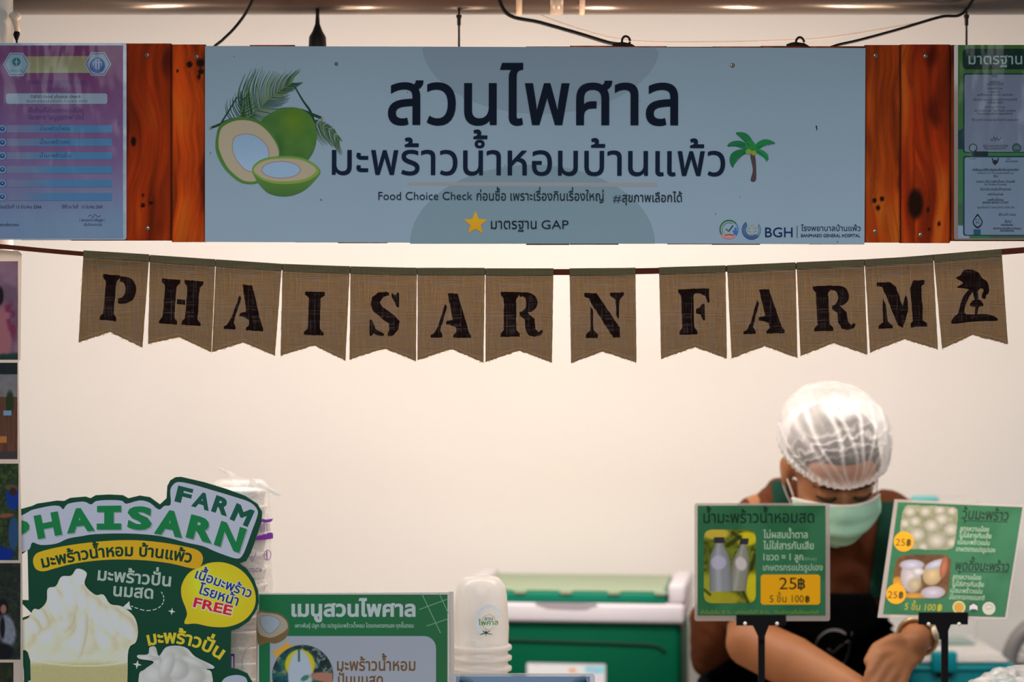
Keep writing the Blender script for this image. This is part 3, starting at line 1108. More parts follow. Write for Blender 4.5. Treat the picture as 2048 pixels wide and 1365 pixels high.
for y, w, s_, of in docs:
    p.text(s_, 1991, y, 6.2, (28, 38, 52), w=w, align='c', res=1, off=of)
p.text('ให้ไว้ ณ วันที่ 13 มีนาคม', 2014, 431.5, 5.5, (28, 38, 52), w=34, align='c', res=1, off=.015)
p.line(smooth2([(2009, 446), (2012, 440), (2013, 446), (2017, 441), (2019, 446), (2023, 441)], 4, False), 1.1, (30, 44, 84))
for y, w in ((452, 24), (459, 56), (463.5, 28)):
    p.text('อธิบดีกรมทรัพย์สินทางปัญญา', 2014, y, 5.5, (28, 38, 52), w=w, align='c', res=1, off=.012)
drop = smooth2([(1955, 428), (1961, 436), (1965, 444), (1962, 452), (1955, 457), (1948, 452), (1945, 444), (1949, 436)], 4)
p.poly(drop, (20, 30, 32))
p.poly([(1955 + (a - 1955) * .78, 444 + (b - 444) * .72) for a, b in drop], (96, 112, 132))
p.arc(1955, 442, 3.4, 0, 330, 1, (30, 44, 60))
p.arc(1955, 449, 3.4, 180, 360, 1, (30, 44, 60))
p.poly([(1947, 459), (1961, 459), (1961, 470), (1947, 470)], (28, 66, 88))
p.build('printed_page', rp, LAMIN)

#@@BUNTING
# ------------------------------------------------------------------ burlap bunting


def burlap(name, holes=True, thr0=0.9, base=(0.235, 0.15, 0.068), dark=(0.07, 0.04, 0.018)):
    m = bpy.data.materials.new(name)
    m.use_nodes = True
    nt = m.node_tree
    N, Lk = nt.nodes, nt.links
    b = N['Principled BSDF']
    out = N['Material Output']
    tc = N.new('ShaderNodeTexCoord')
    sep = N.new('ShaderNodeSeparateXYZ')
    nz = N.new('ShaderNodeTexNoise')
    nz.inputs['Scale'].default_value = 45
    nz.inputs['Detail'].default_value = 2
    Lk.new(tc.outputs['Object'], nz.inputs['Vector'])
    Lk.new(tc.outputs['Object'], sep.inputs[0])

    def math_(op, a, b_=None, c=None):
        n = N.new('ShaderNodeMath')
        n.operation = op
        for i, v in enumerate((a, b_, c)):
            if v is None: continue
            if isinstance(v, (int, float)): n.inputs[i].default_value = v
            else: Lk.new(v, n.inputs[i])
        return n.outputs[0]
    K = 2 * math.pi / 0.0021
    wob = math_('MULTIPLY', math_('SUBTRACT', nz.outputs['Fac'], 0.5), 9.0)
    sx = math_('SINE', math_('ADD', math_('MULTIPLY', sep.outputs[0], K), wob))
    sz = math_('SINE', math_('SUBTRACT', math_('MULTIPLY', sep.outputs[2], K), wob))
    # thread to thread variation: noise stretched along each thread
    outs = []
    for sc in ((420, 1, 14), (14, 1, 420)):
        mp = N.new('ShaderNodeMapping')
        mp.inputs['Scale'].default_value = sc
        Lk.new(tc.outputs['Object'], mp.inputs[0])
        n = N.new('ShaderNodeTexNoise')
        n.inputs['Scale'].default_value = 1
        n.inputs['Detail'].default_value = 1
        Lk.new(mp.outputs[0], n.inputs['Vector'])
        outs.append(n.outputs['Fac'])
    var = math_('ADD', outs[0], outs[1])
    pat = math_('MULTIPLY', math_('ADD', sx, 1), math_('ADD', sz, 1))       # 0..4, high in the gaps
    tone = math_('ADD', math_('MULTIPLY', var, 1.3), math_('MULTIPLY', pat, -0.16))
    mr = N.new('ShaderNodeMapRange')
    mr.inputs[1].default_value, mr.inputs[2].default_value = 0.7, 1.75
    Lk.new(tone, mr.inputs[0])
    mix = N.new('ShaderNodeMix')
    mix.data_type = 'RGBA'
    mix.inputs[6].default_value = (*dark, 1)
    mix.inputs[7].default_value = (*base, 1)
    Lk.new(mr.outputs[0], mix.inputs[0])
    Lk.new(mix.outputs[2], b.inputs['Base Color'])
    b.inputs['Roughness'].default_value = 0.95
    b.inputs['Specular IOR Level'].default_value = 0.05
    tr = N.new('ShaderNodeBsdfTranslucent')
    Lk.new(mix.outputs[2], tr.inputs['Color'])
    ms = N.new('ShaderNodeMixShader')
    ms.inputs[0].default_value = 0.36 if holes else 0.05
    Lk.new(b.outputs[0], ms.inputs[1])
    Lk.new(tr.outputs[0], ms.inputs[2])
    last = ms.outputs[0]
    if holes:
        thr = math_('ADD', math_('MULTIPLY', var, 3.4), thr0 - 0.9)
        hole = math_('MULTIPLY', math_('GREATER_THAN', pat, thr), 0.62)
        tp = N.new('ShaderNodeBsdfTransparent')
        m2 = N.new('ShaderNodeMixShader')
        Lk.new(hole, m2.inputs[0])
        Lk.new(last, m2.inputs[1])
        Lk.new(tp.outputs[0], m2.inputs[2])
        last = m2.outputs[0]
    Lk.new(last, out.inputs['Surface'])
    return m


BUR = burlap('burlap_cloth')
HEM = burlap('burlap_hem', holes=False, base=(0.175, 0.14, 0.078), dark=(0.10, 0.078, 0.042))
INK = burlap('stencil_ink', base=(0.02, 0.008, 0.008), dark=(0.006, 0.003, 0.003), thr0=1.4)
THREAD = mat('burlap_thread', (0.42, 0.28, 0.15), 0.9, spec=0.05)

bunt = empty('burlap_bunting', P(1090, 540, -0.02), 'string of thirteen brown burlap flags with stencilled black letters', 'bunting')
BY = -0.022
ribbon = [(-20, 492), (0, 493), (165, 508), (432, 527), (700, 541), (970, 544), (1205, 544), (1455, 538), (1728, 526), (2005, 504), (2070, 499)]
bm = bmesh.new()
rows = []
for a, b in smooth2(ribbon, 5, closed=False):
    w = 4.6 if a < 170 else 6.0
    rows.append((P(a, b - w, BY + 0.0012), P(a, b + w, BY + 0.0012)))
va = [(bm.verts.new(a), bm.verts.new(b), bm.verts.new(b + Vector((0, .0008, 0))), bm.verts.new(a + Vector((0, .0008, 0)))) for a, b in rows]
for q0, q1 in zip(va, va[1:]):
    for k in range(4): bm.faces.new((q0[k], q0[(k + 1) % 4], q1[(k + 1) % 4], q1[k]))
from_bm('ribbon', bm, mat('brown_ribbon', tuple(alb((64, 26, 18))), 0.7, spec=.1, noise=0.15), bunt)

serif_i = lambda x0, x1, f=.07, y0=0, y1=1: [(x0 - f, y0), (x1 + f, y0), (x1 + f, y0 + .07), (x1, y0 + .15), (x1, y1 - .15), (x1 + f, y1 - .07), (x1 + f, y1), (x0 - f, y1), (x0 - f, y1 - .07), (x0, y1 - .15), (x0, y0 + .15), (x0 - f, y0 + .07)]


def arcp(cx, cy, rx, ry, a0, a1, n=10): return [(cx + rx * math.cos(math.radians(a0 + (a1 - a0) * k / n)), cy + ry * math.sin(math.radians(a0 + (a1 - a0) * k / n))) for k in range(n + 1)]


ST = {
    'P': [serif_i(.1, .40, .09), [(.49, .02), (.60, .02)] + arcp(.66, .31, .32, .29, -90, 90, 12) + [(.55, .62), (.49, .60), (.49, .50), (.56, .50)] + arcp(.56, .31, .12, .17, 80, -80, 8) + [(.49, .14)]],
    'H': [serif_i(.08, .36, .08), serif_i(.62, .92, .08), [(.385, .44), (.595, .44), (.595, .55), (.385, .55)]],
    'A': [[(.40, .0), (.66, .0), (.69, .10), (.96, .86), (1.02, .94), (1.02, 1.0), (.56, 1.0), (.56, .94), (.64, .88), (.62, .76), (.44, .70), (.36, .70), (.38, .62), (.54, .60)], [(.34, .24), (.39, .30), (.22, .84), (.28, .93), (.28, 1.0), (-.03, 1.0), (-.03, .94), (.08, .88), (.16, .74)]],
    'I': [serif_i(.22, .72, .16)],
    'S': [[(.52, .0), (.60, .01), (.64, .07), (.44, .12), (.33, .24), (.42, .35), (.80, .52), (.96, .66), (.93, .84), (.78, .97), (.62, 1.0), (.58, .94), (.64, .86), (.62, .72), (.40, .60), (.12, .44), (.04, .28), (.10, .12), (.28, .02)],
          [(.70, .02), (.82, .08), (.88, .0), (.93, .02), (.94, .34), (.88, .35), (.76, .18), (.68, .10)], [(.02, .64), (.08, .62), (.22, .84), (.42, .92), (.50, .94), (.46, 1.0), (.26, .98), (.16, .93), (.08, 1.0), (.02, .98)]],
    'R': [serif_i(.08, .38, .08), [(.46, .01), (.58, .01)] + arcp(.62, .24, .27, .23, -90, 80, 10) + [(.70, .50), (.82, .60), (.84, .82), (.92, .90), (.99, .84), (1.02, .88), (.97, .97), (.82, 1.0), (.68, .97), (.60, .84), (.58, .62), (.46, .53), (.46, .45), (.52, .44)] + arcp(.53, .26, .09, .15, 80, -80, 6) + [(.46, .11)]],
    'N': [[(-.02, .0), (.30, .0), (.36, .08), (.90, .78), (.90, 1.0), (.72, 1.0), (.16, .24), (.10, .12), (-.02, .08)], [(.13, .30), (.20, .38), (.20, .82), (.32, .92), (.32, 1.0), (.0, 1.0), (.0, .92), (.12, .82)], [(.66, .0), (1.02, .0), (1.02, .07), (.90, .16), (.88, .60), (.81, .52), (.80, .16), (.66, .07)]],
    'F': [serif_i(.1, .48, .09), [(.54, .0), (.98, .0), (.98, .32), (.92, .32), (.86, .17), (.70, .11), (.54, .10)], [(.54, .44), (.66, .42), (.76, .33), (.82, .33), (.82, .70), (.76, .70), (.68, .57), (.54, .54)]],
    'M': [[(-.02, .0), (.28, .0), (.40, .12), (.52, .52), (.60, .30), (.64, .42), (.64, .60), (.50, 1.0), (.40, .96), (.16, .26), (.10, .10), (-.02, .07)], [(.10, .34), (.16, .46), (.18, .84), (.28, .94), (.28, 1.0), (-.02, 1.0), (-.02, .94), (.08, .86)], [(.76, .0), (1.02, .0), (1.02, .07), (.94, .13), (.94, .87), (1.02, .93), (1.02, 1.0), (.66, 1.0), (.66, .93), (.72, .88), (.70, .16)]],
}
flags = [  # TL TR BR notch BL, letter, letter box (x0,y0,x1,y1 at letter centre), tilt
    ((167, 501), (299, 509), (285, 696), (220, 665), (157, 686), 'P', (202, 551, 272, 643), 5),
    ((300, 510), (431, 519), (423, 705), (358, 675), (296, 689), 'H', (321, 560, 404, 650), 4),
    ((432, 519), (564, 528), (550, 712), (486, 686), (424, 705), 'A', (452, 570, 528, 661), 3.5),
    ((565, 528), (700, 533), (691, 722), (628, 692), (561, 712), 'I', (606, 584, 654, 671), 2),
    ((701, 533), (834, 536), (832, 723), (769, 698), (699, 720), 'S', (738, 584, 802, 673), 1),
    ((835, 536), (970, 536), (967, 726), (903, 699), (835, 721), 'A', (864, 587, 941, 676), 0.5),
    ((971, 537), (1107, 537), (1104, 726), (1038, 702), (971, 725), 'R', (1001, 584, 1084, 674), 0),
    ((1139, 537), (1271, 536), (1273, 726), (1205, 704), (1142, 727), 'N', (1171, 586, 1247, 676), -1),
    ((1318, 535), (1451, 531), (1454, 718), (1390, 695), (1322, 719), 'F', (1357, 578, 1421, 669), -2),
    ((1454, 531), (1591, 525), (1595, 717), (1529, 693), (1463, 718), 'A', (1488, 579, 1566, 668), -2),
    ((1593, 525), (1728, 519), (1735, 710), (1667, 687), (1601, 713), 'R', (1627, 571, 1708, 662), -2.5),
    ((1729, 519), (1866, 511), (1876, 700), (1809, 679), (1740, 706), 'M', (1757, 563, 1850, 656), -3),
    ((1867, 511), (2003, 499), (2016, 689), (1945, 671), (1884, 699), '*', (1903, 540, 1995, 648), -4),
]
WORDS = {'*': 'burlap flag stencilled with a palm tree'}


def cloth_obj(name, polys, origin, m, parent, label=None, wave=0.0, dy=0.0):
    """flat cloth pieces with their origin at the flag's corner so that the weave runs on through"""
    bm = bmesh.new()
    for pl in polys:
        tr = tessellate_polygon([[Vector((a, b, 0)) for a, b in pl]])
        vs = [bm.verts.new(P(a, b, BY + dy) - origin) for a, b in pl]
        for t in tr:
            try: bm.faces.new([vs[i] for i in t])
            except ValueError: pass
    bmesh.ops.recalc_face_normals(bm, faces=bm.faces)
    for f in bm.faces:
        if f.normal.y > 0: f.normal_flip()
    me = bpy.data.meshes.new(name)
    bm.to_mesh(me)
    bm.free()
    o = bpy.data.objects.new(name, me)
    COL.objects.link(o)
    me.materials.append(m)
    o.parent = parent
    q = parent
    off = Vector((0, 0, 0))
    while q is not None:
        off += q.location
        q = q.parent
    o.location = origin - off
    if label: o['label'] = label
    return o


rnd = random.Random(8)
for (tl, tr_, br, nt_, bl, ch, bx, tilt) in flags:
    org = P(tl[0], tl[1], BY)

    def jag(a, b, n, amp):
        out = []
        for k in range(n):
            t = k / n
            out.append((a[0] + (b[0] - a[0]) * t + rnd.uniform(-amp, amp) * .6, a[1] + (b[1] - a[1]) * t + rnd.uniform(-amp, amp)))
        return out
    outline = jag(tl, tr_, 6, 0.1) + jag(tr_, br, 24, 0.45) + jag(br, nt_, 20, 0.9) + jag(nt_, bl, 20, 0.9) + jag(bl, tl, 24, 0.45)
    lab = WORDS.get(ch, 'burlap flag stencilled with the letter %s' % ch)
    fl = cloth_obj('flag', [outline], org, BUR, bunt, lab)
    cloth_obj('hem', [[tl, tr_, (tr_[0] + (br[0] - tr_[0]) * .075, tr_[1] + 14), (bl[0] + (tl[0] - bl[0]) * .925, tl[1] + 14)]], org, HEM, fl, dy=-0.0012)
    # stray threads and stitched seam along hem and tails
    p = Print(frontal(BY), h0=0.0006)
    sc = lambda k: np.array([120, 104, 76])
    off = lambda a, d: (a[0], a[1] + d)
    p.line([off(tl, 17), off(tr_, 17)], 0.7, (112, 98, 72))
    p.line([(bl[0] + 4, bl[1] - 8), (nt_[0], nt_[1] - 7), (br[0] - 4, br[1] - 8)], 0.6, (120, 98, 66))
    ed = (146, 118, 84)
    for (a, b) in ((bl, nt_), (nt_, br)):
        for k in range(16):
            t = rnd.random()
            x, y = a[0] + (b[0] - a[0]) * t, a[1] + (b[1] - a[1]) * t
            p.line([(x, y - 1), (x + rnd.uniform(-1.6, 1.6), y + rnd.uniform(1, 3.2))], 0.55, ed)
    for k in range(3):
        t = rnd.random()
        x, y = bl[0] + (tl[0] - bl[0]) * t, bl[1] + (tl[1] - bl[1]) * t
        p.line([(x, y), (x - rnd.uniform(1, 3), y + rnd.uniform(2, 6))], 0.5, ed)
    p.build('threads', fl)['kind'] = 'stuff'
    cx, cy, w, h = (bx[0] + bx[2]) / 2, (bx[1] + bx[3]) / 2, bx[2] - bx[0], bx[3] - bx[1]
    ca, sa = math.cos(math.radians(tilt)), math.sin(math.radians(tilt))

    def M(u, v):
        X, Y = (u - .5) * w, (v - .5) * h
        return (cx + X * ca - Y * sa, cy + X * sa + Y * ca)
    if ch != '*':
        polys = []
        for pl in ST[ch]:
            d = []
            for i in range(len(pl)):
                a, b = pl[i], pl[(i + 1) % len(pl)]
                L = math.hypot(b[0] - a[0], b[1] - a[1])
                k = max(1, int(L / .06))
                d += [(a[0] + (b[0] - a[0]) * j / k + rnd.uniform(-.008, .008), a[1] + (b[1] - a[1]) * j / k + rnd.uniform(-.008, .008)) for j in range(k)]
            polys.append([M(*q) for q in d])
    else:
        s_ = 2048 / 1048
        qz = lambda pts: [(1000 + x / s_, 480 + y / s_) for x, y in pts]
        raw = [[(1765, 328), (1775, 300), (1790, 288), (1800, 250), (1815, 215), (1840, 190), (1848, 200), (1828, 235), (1815, 285), (1850, 292), (1890, 290), (1930, 298), (1945, 316), (1880, 318), (1830, 322)],
               [(1782, 150), (1800, 138), (1812, 120), (1840, 116), (1870, 128), (1885, 150), (1905, 165), (1912, 200), (1900, 215), (1885, 190), (1868, 200), (1870, 228), (1855, 232), (1845, 200), (1815, 190), (1785, 186), (1810, 168)],
               [(1893, 195), (1900, 215), (1895, 232), (1882, 222)],
               [(1848, 262), (1835, 256), (1845, 240), (1862, 232), (1880, 238), (1890, 258), (1872, 262), (1866, 290), (1856, 290), (1858, 264)]]
        polys = [smooth2(qz(r_), 3) for r_ in raw]
    cloth_obj('stencil_letter', polys, org, INK, fl, dy=-0.0009)

#@@CORDS
# ------------------------------------------------------------------ cables behind the sign
rubber = mat('black_rubber', (0.012, 0.011, 0.012), 0.5, spec=0.2)
CY = 0.20
zp = zc + 0.0318


def cable(name, pts, r, m, label, cat='cable', group=None):
    o = tube_obj(name, smooth_path(pts, 8), r, m, None, seg=10)
    return tag(o, label, cat, group)


cable('power_cable', [P(520, -30, .185), P(494, 22, .182), P(470, 55, .17), P(445, 80, .12), P(425, 98, 0.06), P(410, 130, 0.05)], 0.0024, rubber, 'short black cable dropping behind the planks right of the certificate')
cable('power_cable', [P(990, -25, .185), P(1015, 28, .182), P(1080, 45, .17), P(1160, 68, .15), P(1215, 85, .1), P(1245, 91, .06), P(1275, 110, .06)], 0.0031, rubber, 'thick black cable slanting down to the looped knot above the palm tree')
cable('power_cable', [P(1960, -25, .185), P(1925, 27, .184), P(1880, 34, .17), P(1800, 58, .15), P(1720, 80, .1), P(1670, 92, .06), P(1630, 110, .06)], 0.0024, rubber, 'black cable rising to the right toward the pipe')
tw = mat('clear_cord', (0.45, 0.36, 0.30), 0.5)
tag(tube_obj('thin_string', smooth_path([P(1040, 10, .262), P(1120, 45, .262), P(1250, 80, .25), P(1420, 84, .25), P(1590, 80, .25), P(1680, 72, .25), P(1850, 42, .262), P(1905, 20, .262)]), 0.0009, tw), 'thin pale string sagging between the two black loops', 'string')
for x, y, d in ((1252, 82, 'left'), (1600, 84, 'right')):
    kn = empty('cable_knot', P(x, y, .06), 'black looped cable knot on the plank edge, %s one of the two' % d, 'cable knot')
    bm = bmesh.new()
    c = P(x, y, .055)
    tube(bm, [c + Vector((.0062 * math.cos(a), 0.002 * math.sin(a * 2), .0072 * math.sin(a))) for a in [2 * math.pi * k / 20 for k in range(20)]], 0.0019, 8)
    from_bm('loop', bm, rubber, kn, True)
    bm = bmesh.new()
    tube(bm, smooth_path([P(x - 26, 93, .055), P(x - 12, 89, .052), P(x + 6, 91, .055), P(x + 16, 96, .055)]), 0.0036, 8)
    tube(bm, smooth_path([P(x - 6, 96, .05), P(x + 3, 90, .048), P(x + 12, 120, .05)]), 0.0024, 8)
    from_bm('knot', bm, rubber, kn, True)

bulb_m = mat('warm_bulb', (0.9, 0.8, 0.7), 0.4, emit=((1, 0.76, 0.52), 9.0))


def pendant(px, ytop, ybot, y, label, style):
    o = empty('hanging_lamp', P(px, 30, y), label, 'lamp', 'bulb lamps on cords under the pipe')
    a = P(px, 14, y)
    b = P(px, ybot, y)
    r = 0.0017
    bm = bmesh.new()
    tube(bm, [Vector((a.x, y, zc - 0.025)), P(px, ytop + 6, y)], 0.003 if style else r, 10)
    from_bm('cord', bm, rubber, o, True)
    c = P(px, 0, y)
    if style:
        prof = [(0.003, P(0, ytop, y).z), (0.0038, P(0, ytop + 14, y).z), (0.008, P(0, ytop + 28, y).z), (0.0135, P(0, ytop + 40, y).z), (0.0145, P(0, ytop + 62, y).z), (0.0145, P(0, ybot, y).z), (0.001, P(0, ybot, y).z - .001)]
    else:
        prof = [(0.0045, P(0, 30, y).z), (0.0045, P(0, 34, y).z), (0.003, P(0, 38, y).z), (0.003, P(0, 50, y).z), (0.0017, P(0, 52, y).z), (0.0017, P(0, 118, y).z), (0.013, P(0, 124, y).z), (0.013, P(0, ybot, y).z), (0.001, P(0, ybot, y).z - .001)]
    lathe_obj('socket', (c.x, y, 0), prof, rubber, o, 20)
    bz = prof[-1][1]
    lathe_obj('bulb', (c.x, y, 0), [(0.001, bz - 0.078), (0.016, bz - 0.073), (0.027, bz - 0.058), (0.03, bz - 0.044), (0.026, bz - 0.028), (0.014, bz - 0.008), (0.012, bz)], bulb_m, o, 20)
    l = bpy.data.lights.new('bulb_glow', 'POINT')
    l.energy, l.color, l.shadow_soft_size = 2.4, (1, 0.74, 0.54), 0.02
    lo_ = bpy.data.objects.new('bulb_glow', l)
    lo_.location = (c.x, y, bz - 0.12)
    COL.objects.link(lo_)
    return o


pendant(635, 34, 118, 0.20, 'hanging bulb in a flared black socket on a short cord', True)
pendant(918, 30, 160, 0.20, 'bulb on a thin black cord left of the thick slanting cable', False)
pendant(1933, 30, 160, 0.20, 'bulb on a thin black cord above the green certificate poster', False)
for i_, (x, lab) in enumerate(((110, 'bulb hidden behind the pink certificate'), (1245, 'bulb hidden behind the sign under the left knot'), (1605, 'bulb hidden behind the sign under the right knot'))):
    o = pendant(x, 34, 200, 0.20, lab, False) if False else None
    c = P(x, 0, 0.2)
    l = bpy.data.lights.new('bulb_glow', 'POINT')
    l.energy, l.color, l.shadow_soft_size = 2.4, (1, 0.74, 0.54), 0.02
    lo_ = bpy.data.objects.new('bulb_glow', l)
    lo_.location = (c.x, .2, P(0, 260, .2).z)
    COL.objects.link(lo_)

#@@STRIP
# ------------------------------------------------------------------ photo strip at left
fs_ = empty('photo_strip', P(-20, 930, 0.02), 'white laminated strip of farm photographs hanging at the left edge', 'photo strip')
PS = frontal(-0.004)
white_film = mat('white_laminate', tuple(np.array([.80, .70, .62])), 0.35, spec=0.4, coat=0.3, bump=0.2, bscale=20)
backlit(white_film, .45, (.95, .85, .75))
slab('backing_sheet', PS, [(-95, 498), (36, 502), (43, 508), (41, 720), (37, 722), (40, 925), (44, 1124), (46, 1330), (48, 1420), (-95, 1420)], 0.0015, white_film, fs_)
slab('hanger_rod', frontal(-0.002), [(-95, 484), (8, 490), (8, 498), (-95, 498)], 0.006, wood_dark, fs_)


def ph1(X, Y):
    img = flatimg(X, (86, 66, 82))
    n = noise(X, Y, 40, 21)
    img = over(img, sst(.4, .8, n) * .7, (128, 96, 110))
    n2 = noise(X, Y, 14, 23)
    m, _ = ell(X, Y, 6, 670, 18, 60, 0, .3)
    img = over(img, m * .8, (138, 82, 88))
    m, _ = ell(X, Y, 22, 635, 10, 42, -8, .4)
    img = over(img, m * .8 * sst(.3, .6, n2), (92, 26, 56))
    m, _ = ell(X, Y, 0, 592, 7, 18, 0, .3)
    img = over(img, m, (20, 12, 16))
    return over(img, sst(703, 712, Y + n2 * 10 - 5), (24, 44, 40))


def ph2(X, Y):
    n, n2 = noise(X, Y, 22, 31), noise(X, Y * .08, 3, 33)
    img = flatimg(X, (96, 94, 96)) * (0.85 + .3 * n[..., None])
    img = over(img, (Y < 750) * 1., (22, 28, 30))
    img = over(img, (Y > 795) * 1.0, np.stack([60 + 34 * n2, 38 + 22 * n2, 30 + 14 * n2], -1))
    m, _ = ell(X, Y, 20, 806, 8, 24, 0, .3)
    img = over(img, m, (30, 44, 22))
    img = over(img, ((X > 7) & (X < 23) & (Y > 821) & (Y < 831)) * 1., (96, 122, 150))
    img = over(img, ((X < 14) & (Y > 873) & (Y < 886)) * 1., (146, 92, 48))
    return over(img, (Y > 903) * 1., (52, 46, 50))


def ph3(X, Y):
    n, n2 = noise(X, Y, 9, 41), noise(X, Y, 4, 43)
    img = np.stack([22 + 60 * n * n2, 30 + 70 * n * n2 * 1.1, 16 + 20 * n], -1)
    m, _ = ell(X, Y, 26, 995, 14, 26, 0, .2)
    img = over(img, m, (12, 40, 112))
    m, _ = ell(X, Y, 24, 976, 13, 6, 8, .25)
    img = over(img, m, (70, 62, 38))
    m, _ = ell(X, Y, 26, 984, 7, 8, 0, .3)
    img = over(img, m, (48, 26, 20))
    m, _ = ell(X, Y, 12, 1032, 16, 4, -6, .3)
    img = over(img, m, (110, 62, 44))
    m, _ = ell(X, Y, 27, 1068, 10, 34, 0, .2)
    img = over(img, m, (34, 62, 96))
    m, _ = ell(X, Y, 4, 1110, 24, 16, 0, .3)
    return over(img, m, (8, 34, 110))


def ph4(X, Y):
    n, n2 = noise(X, Y, 10, 51), noise(X, Y, 4, 53)
    img = np.stack([20 + 34 * n * n2, 26 + 40 * n * n2, 20 + 20 * n], -1)
    m, _ = ell(X, Y, 6, 1215, 11, 16, 0, .2)
    img = over(img, m, (16, 12, 14))
    m, _ = ell(X, Y, 7, 1219, 6, 9, 0, .3)
    img = over(img, m, (124, 86, 76))
    m, _ = ell(X, Y, 14, 1262, 17, 32, -10, .2)
    img = over(img, m, np.stack([84 + 30 * n2, 90 + 30 * n2, 102 + 30 * n2], -1))
    m, _ = ell(X, Y, 5, 1256, 5, 22, 0, .3)
    img = over(img, m, (20, 16, 20))
    m, _ = ell(X, Y, 8, 1304, 18, 16, 0, .3)
    return over(img, m, (14, 14, 20))


def ph5(X, Y):
    n = noise(X, Y, 10, 61)
    return np.stack([14 + 30 * n, 18 + 34 * n, 14 + 18 * n], -1)


for k, (y0, y1, xr, fn, lb) in enumerate(((523, 720, 36, ph1, 'photograph of a person in pink'), (726, 919, 35, ph2, 'photograph of a bamboo wall and sign'), (928, 1121, 37, ph3, 'photograph of a person in blue among palms'), (1127, 1320, 41, ph4, 'photograph of a seated person in a light jacket'), (1326, 1420, 27, ph5, 'dark photograph at the bottom'))):
    p = Print(PS, h0=0.0003)
    p.image(-92, y0, xr, y1, 1.6, fn)
    p.build('photograph', fs_, LAMIN, lb)

#@@POSTER
# ------------------------------------------------------------------ die-cut drink poster
DS = Sheet((0, 0.01, ZC))
dp = empty('cutout_poster', (P(280, 1365, .01).x, 0.01, COUNTER_Z), 'dark green die-cut drink poster with a creamy coconut shake at lower left', 'poster')
ZD = 1644 / 560


def qd(pts): return Z(pts, 0, 900, ZD)


board = qd([(60, 372), (118, 350), (190, 330), (215, 318), (330, 300), (375, 302), (410, 284), (500, 276), (530, 286), (560, 268), (640, 264), (720, 268), (752, 286), (820, 270), (880, 280), (938, 322), (978, 285),
            (982, 215), (1000, 180), (1030, 162), (1062, 160), (1200, 192), (1330, 232), (1440, 272), (1510, 318), (1538, 365), (1536, 420), (1500, 530), (1470, 610), (1445, 655), (1405, 668),
            (1450, 700), (1490, 760), (1515, 830), (1518, 900), (1500, 955), (1460, 1010), (1400, 1050), (1356, 1066), (1352, 1280), (1400, 1292), (1450, 1315), (1480, 1365), (1490, 1829), (150, 1829), (140, 1300),
            (128, 1200), (122, 1060), (126, 990), (192, 968), (126, 900), (126, 884), (168, 886), (162, 590), (120, 620), (60, 640)])
slab('board', DS, board, 0.005, mat('poster_board', tuple(alb((6, 60, 40))), 0.5, spec=0.3), dp)
p = Print(DS)
p.poly(board, (6, 58, 40))
halo = qd([(60, 410), (130, 385), (168, 365), (195, 352), (300, 330), (350, 332), (372, 350), (400, 318), (490, 305), (535, 322), (565, 302), (640, 296), (715, 300), (742, 318), (820, 298), (880, 312), (932, 352), (965, 330), (1002, 322), (1000, 240), (1018, 205),
           (1050, 190), (1130, 204), (1240, 236), (1370, 275), (1470, 310), (1512, 355), (1508, 400), (1482, 470), (1450, 560), (1424, 620), (1390, 640), (1300, 612), (1250, 592), (1190, 566), (1090, 545), (1000, 520), (900, 502), (740, 492), (560, 496), (480, 508), (400, 522), (330, 552), (240, 560), (190, 545), (172, 585), (120, 604), (60, 610)])
p.poly(smooth2(halo, 3), (163, 168, 184))
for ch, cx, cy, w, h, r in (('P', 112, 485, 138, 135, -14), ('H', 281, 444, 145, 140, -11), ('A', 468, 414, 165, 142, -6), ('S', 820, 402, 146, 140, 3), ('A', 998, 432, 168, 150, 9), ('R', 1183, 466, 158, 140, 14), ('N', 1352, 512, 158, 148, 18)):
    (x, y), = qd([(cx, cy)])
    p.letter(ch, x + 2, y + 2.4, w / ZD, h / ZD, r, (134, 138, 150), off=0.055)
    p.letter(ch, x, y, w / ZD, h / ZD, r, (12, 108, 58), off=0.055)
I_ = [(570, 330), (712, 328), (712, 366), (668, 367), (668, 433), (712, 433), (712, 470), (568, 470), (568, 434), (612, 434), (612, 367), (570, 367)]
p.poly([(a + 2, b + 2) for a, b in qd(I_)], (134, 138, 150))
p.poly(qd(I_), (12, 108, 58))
for ch, cx, cy, w, h, r in (('F', 1080, 268, 92, 96, 14), ('A', 1187, 300, 108, 96, 16), ('R', 1302, 330, 100, 100, 19), ('M', 1422, 384, 116, 104, 24)):
    (x, y), = qd([(cx, cy)])
    p.letter(ch, x, y, w / ZD, h / ZD, r, (8, 74, 56), off=0.05)
# yellow band
top = [(235, 600), (330, 575), (470, 552), (640, 535), (800, 532), (950, 545), (1080, 568), (1160, 590), (1190, 625), (1188, 665)]
bot = [(1170, 690), (1130, 698), (1000, 668), (850, 650), (700, 645), (560, 652), (420, 672), (320, 698), (255, 715), (210, 700), (194, 655), (205, 620)]
p.poly(smooth2(qd(top + bot), 3), lambda X, Y: np.array([214, 158, 22]) + ((X - 70) / 340 * -14)[:, None] * np.array([0.3, 1, 0.3]))


def bandcurve(t):
    x = 250 + t * 872
    y = 694 - 62 * np.sin(np.clip(t, 0, 1) * math.pi * 0.92) - 14 * t
    dy = -62 * np.cos(t * math.pi * .92) * math.pi * .92 - 14
    return x / ZD, 900 + y / ZD, np.arctan2(dy, 872 + 0 * t)


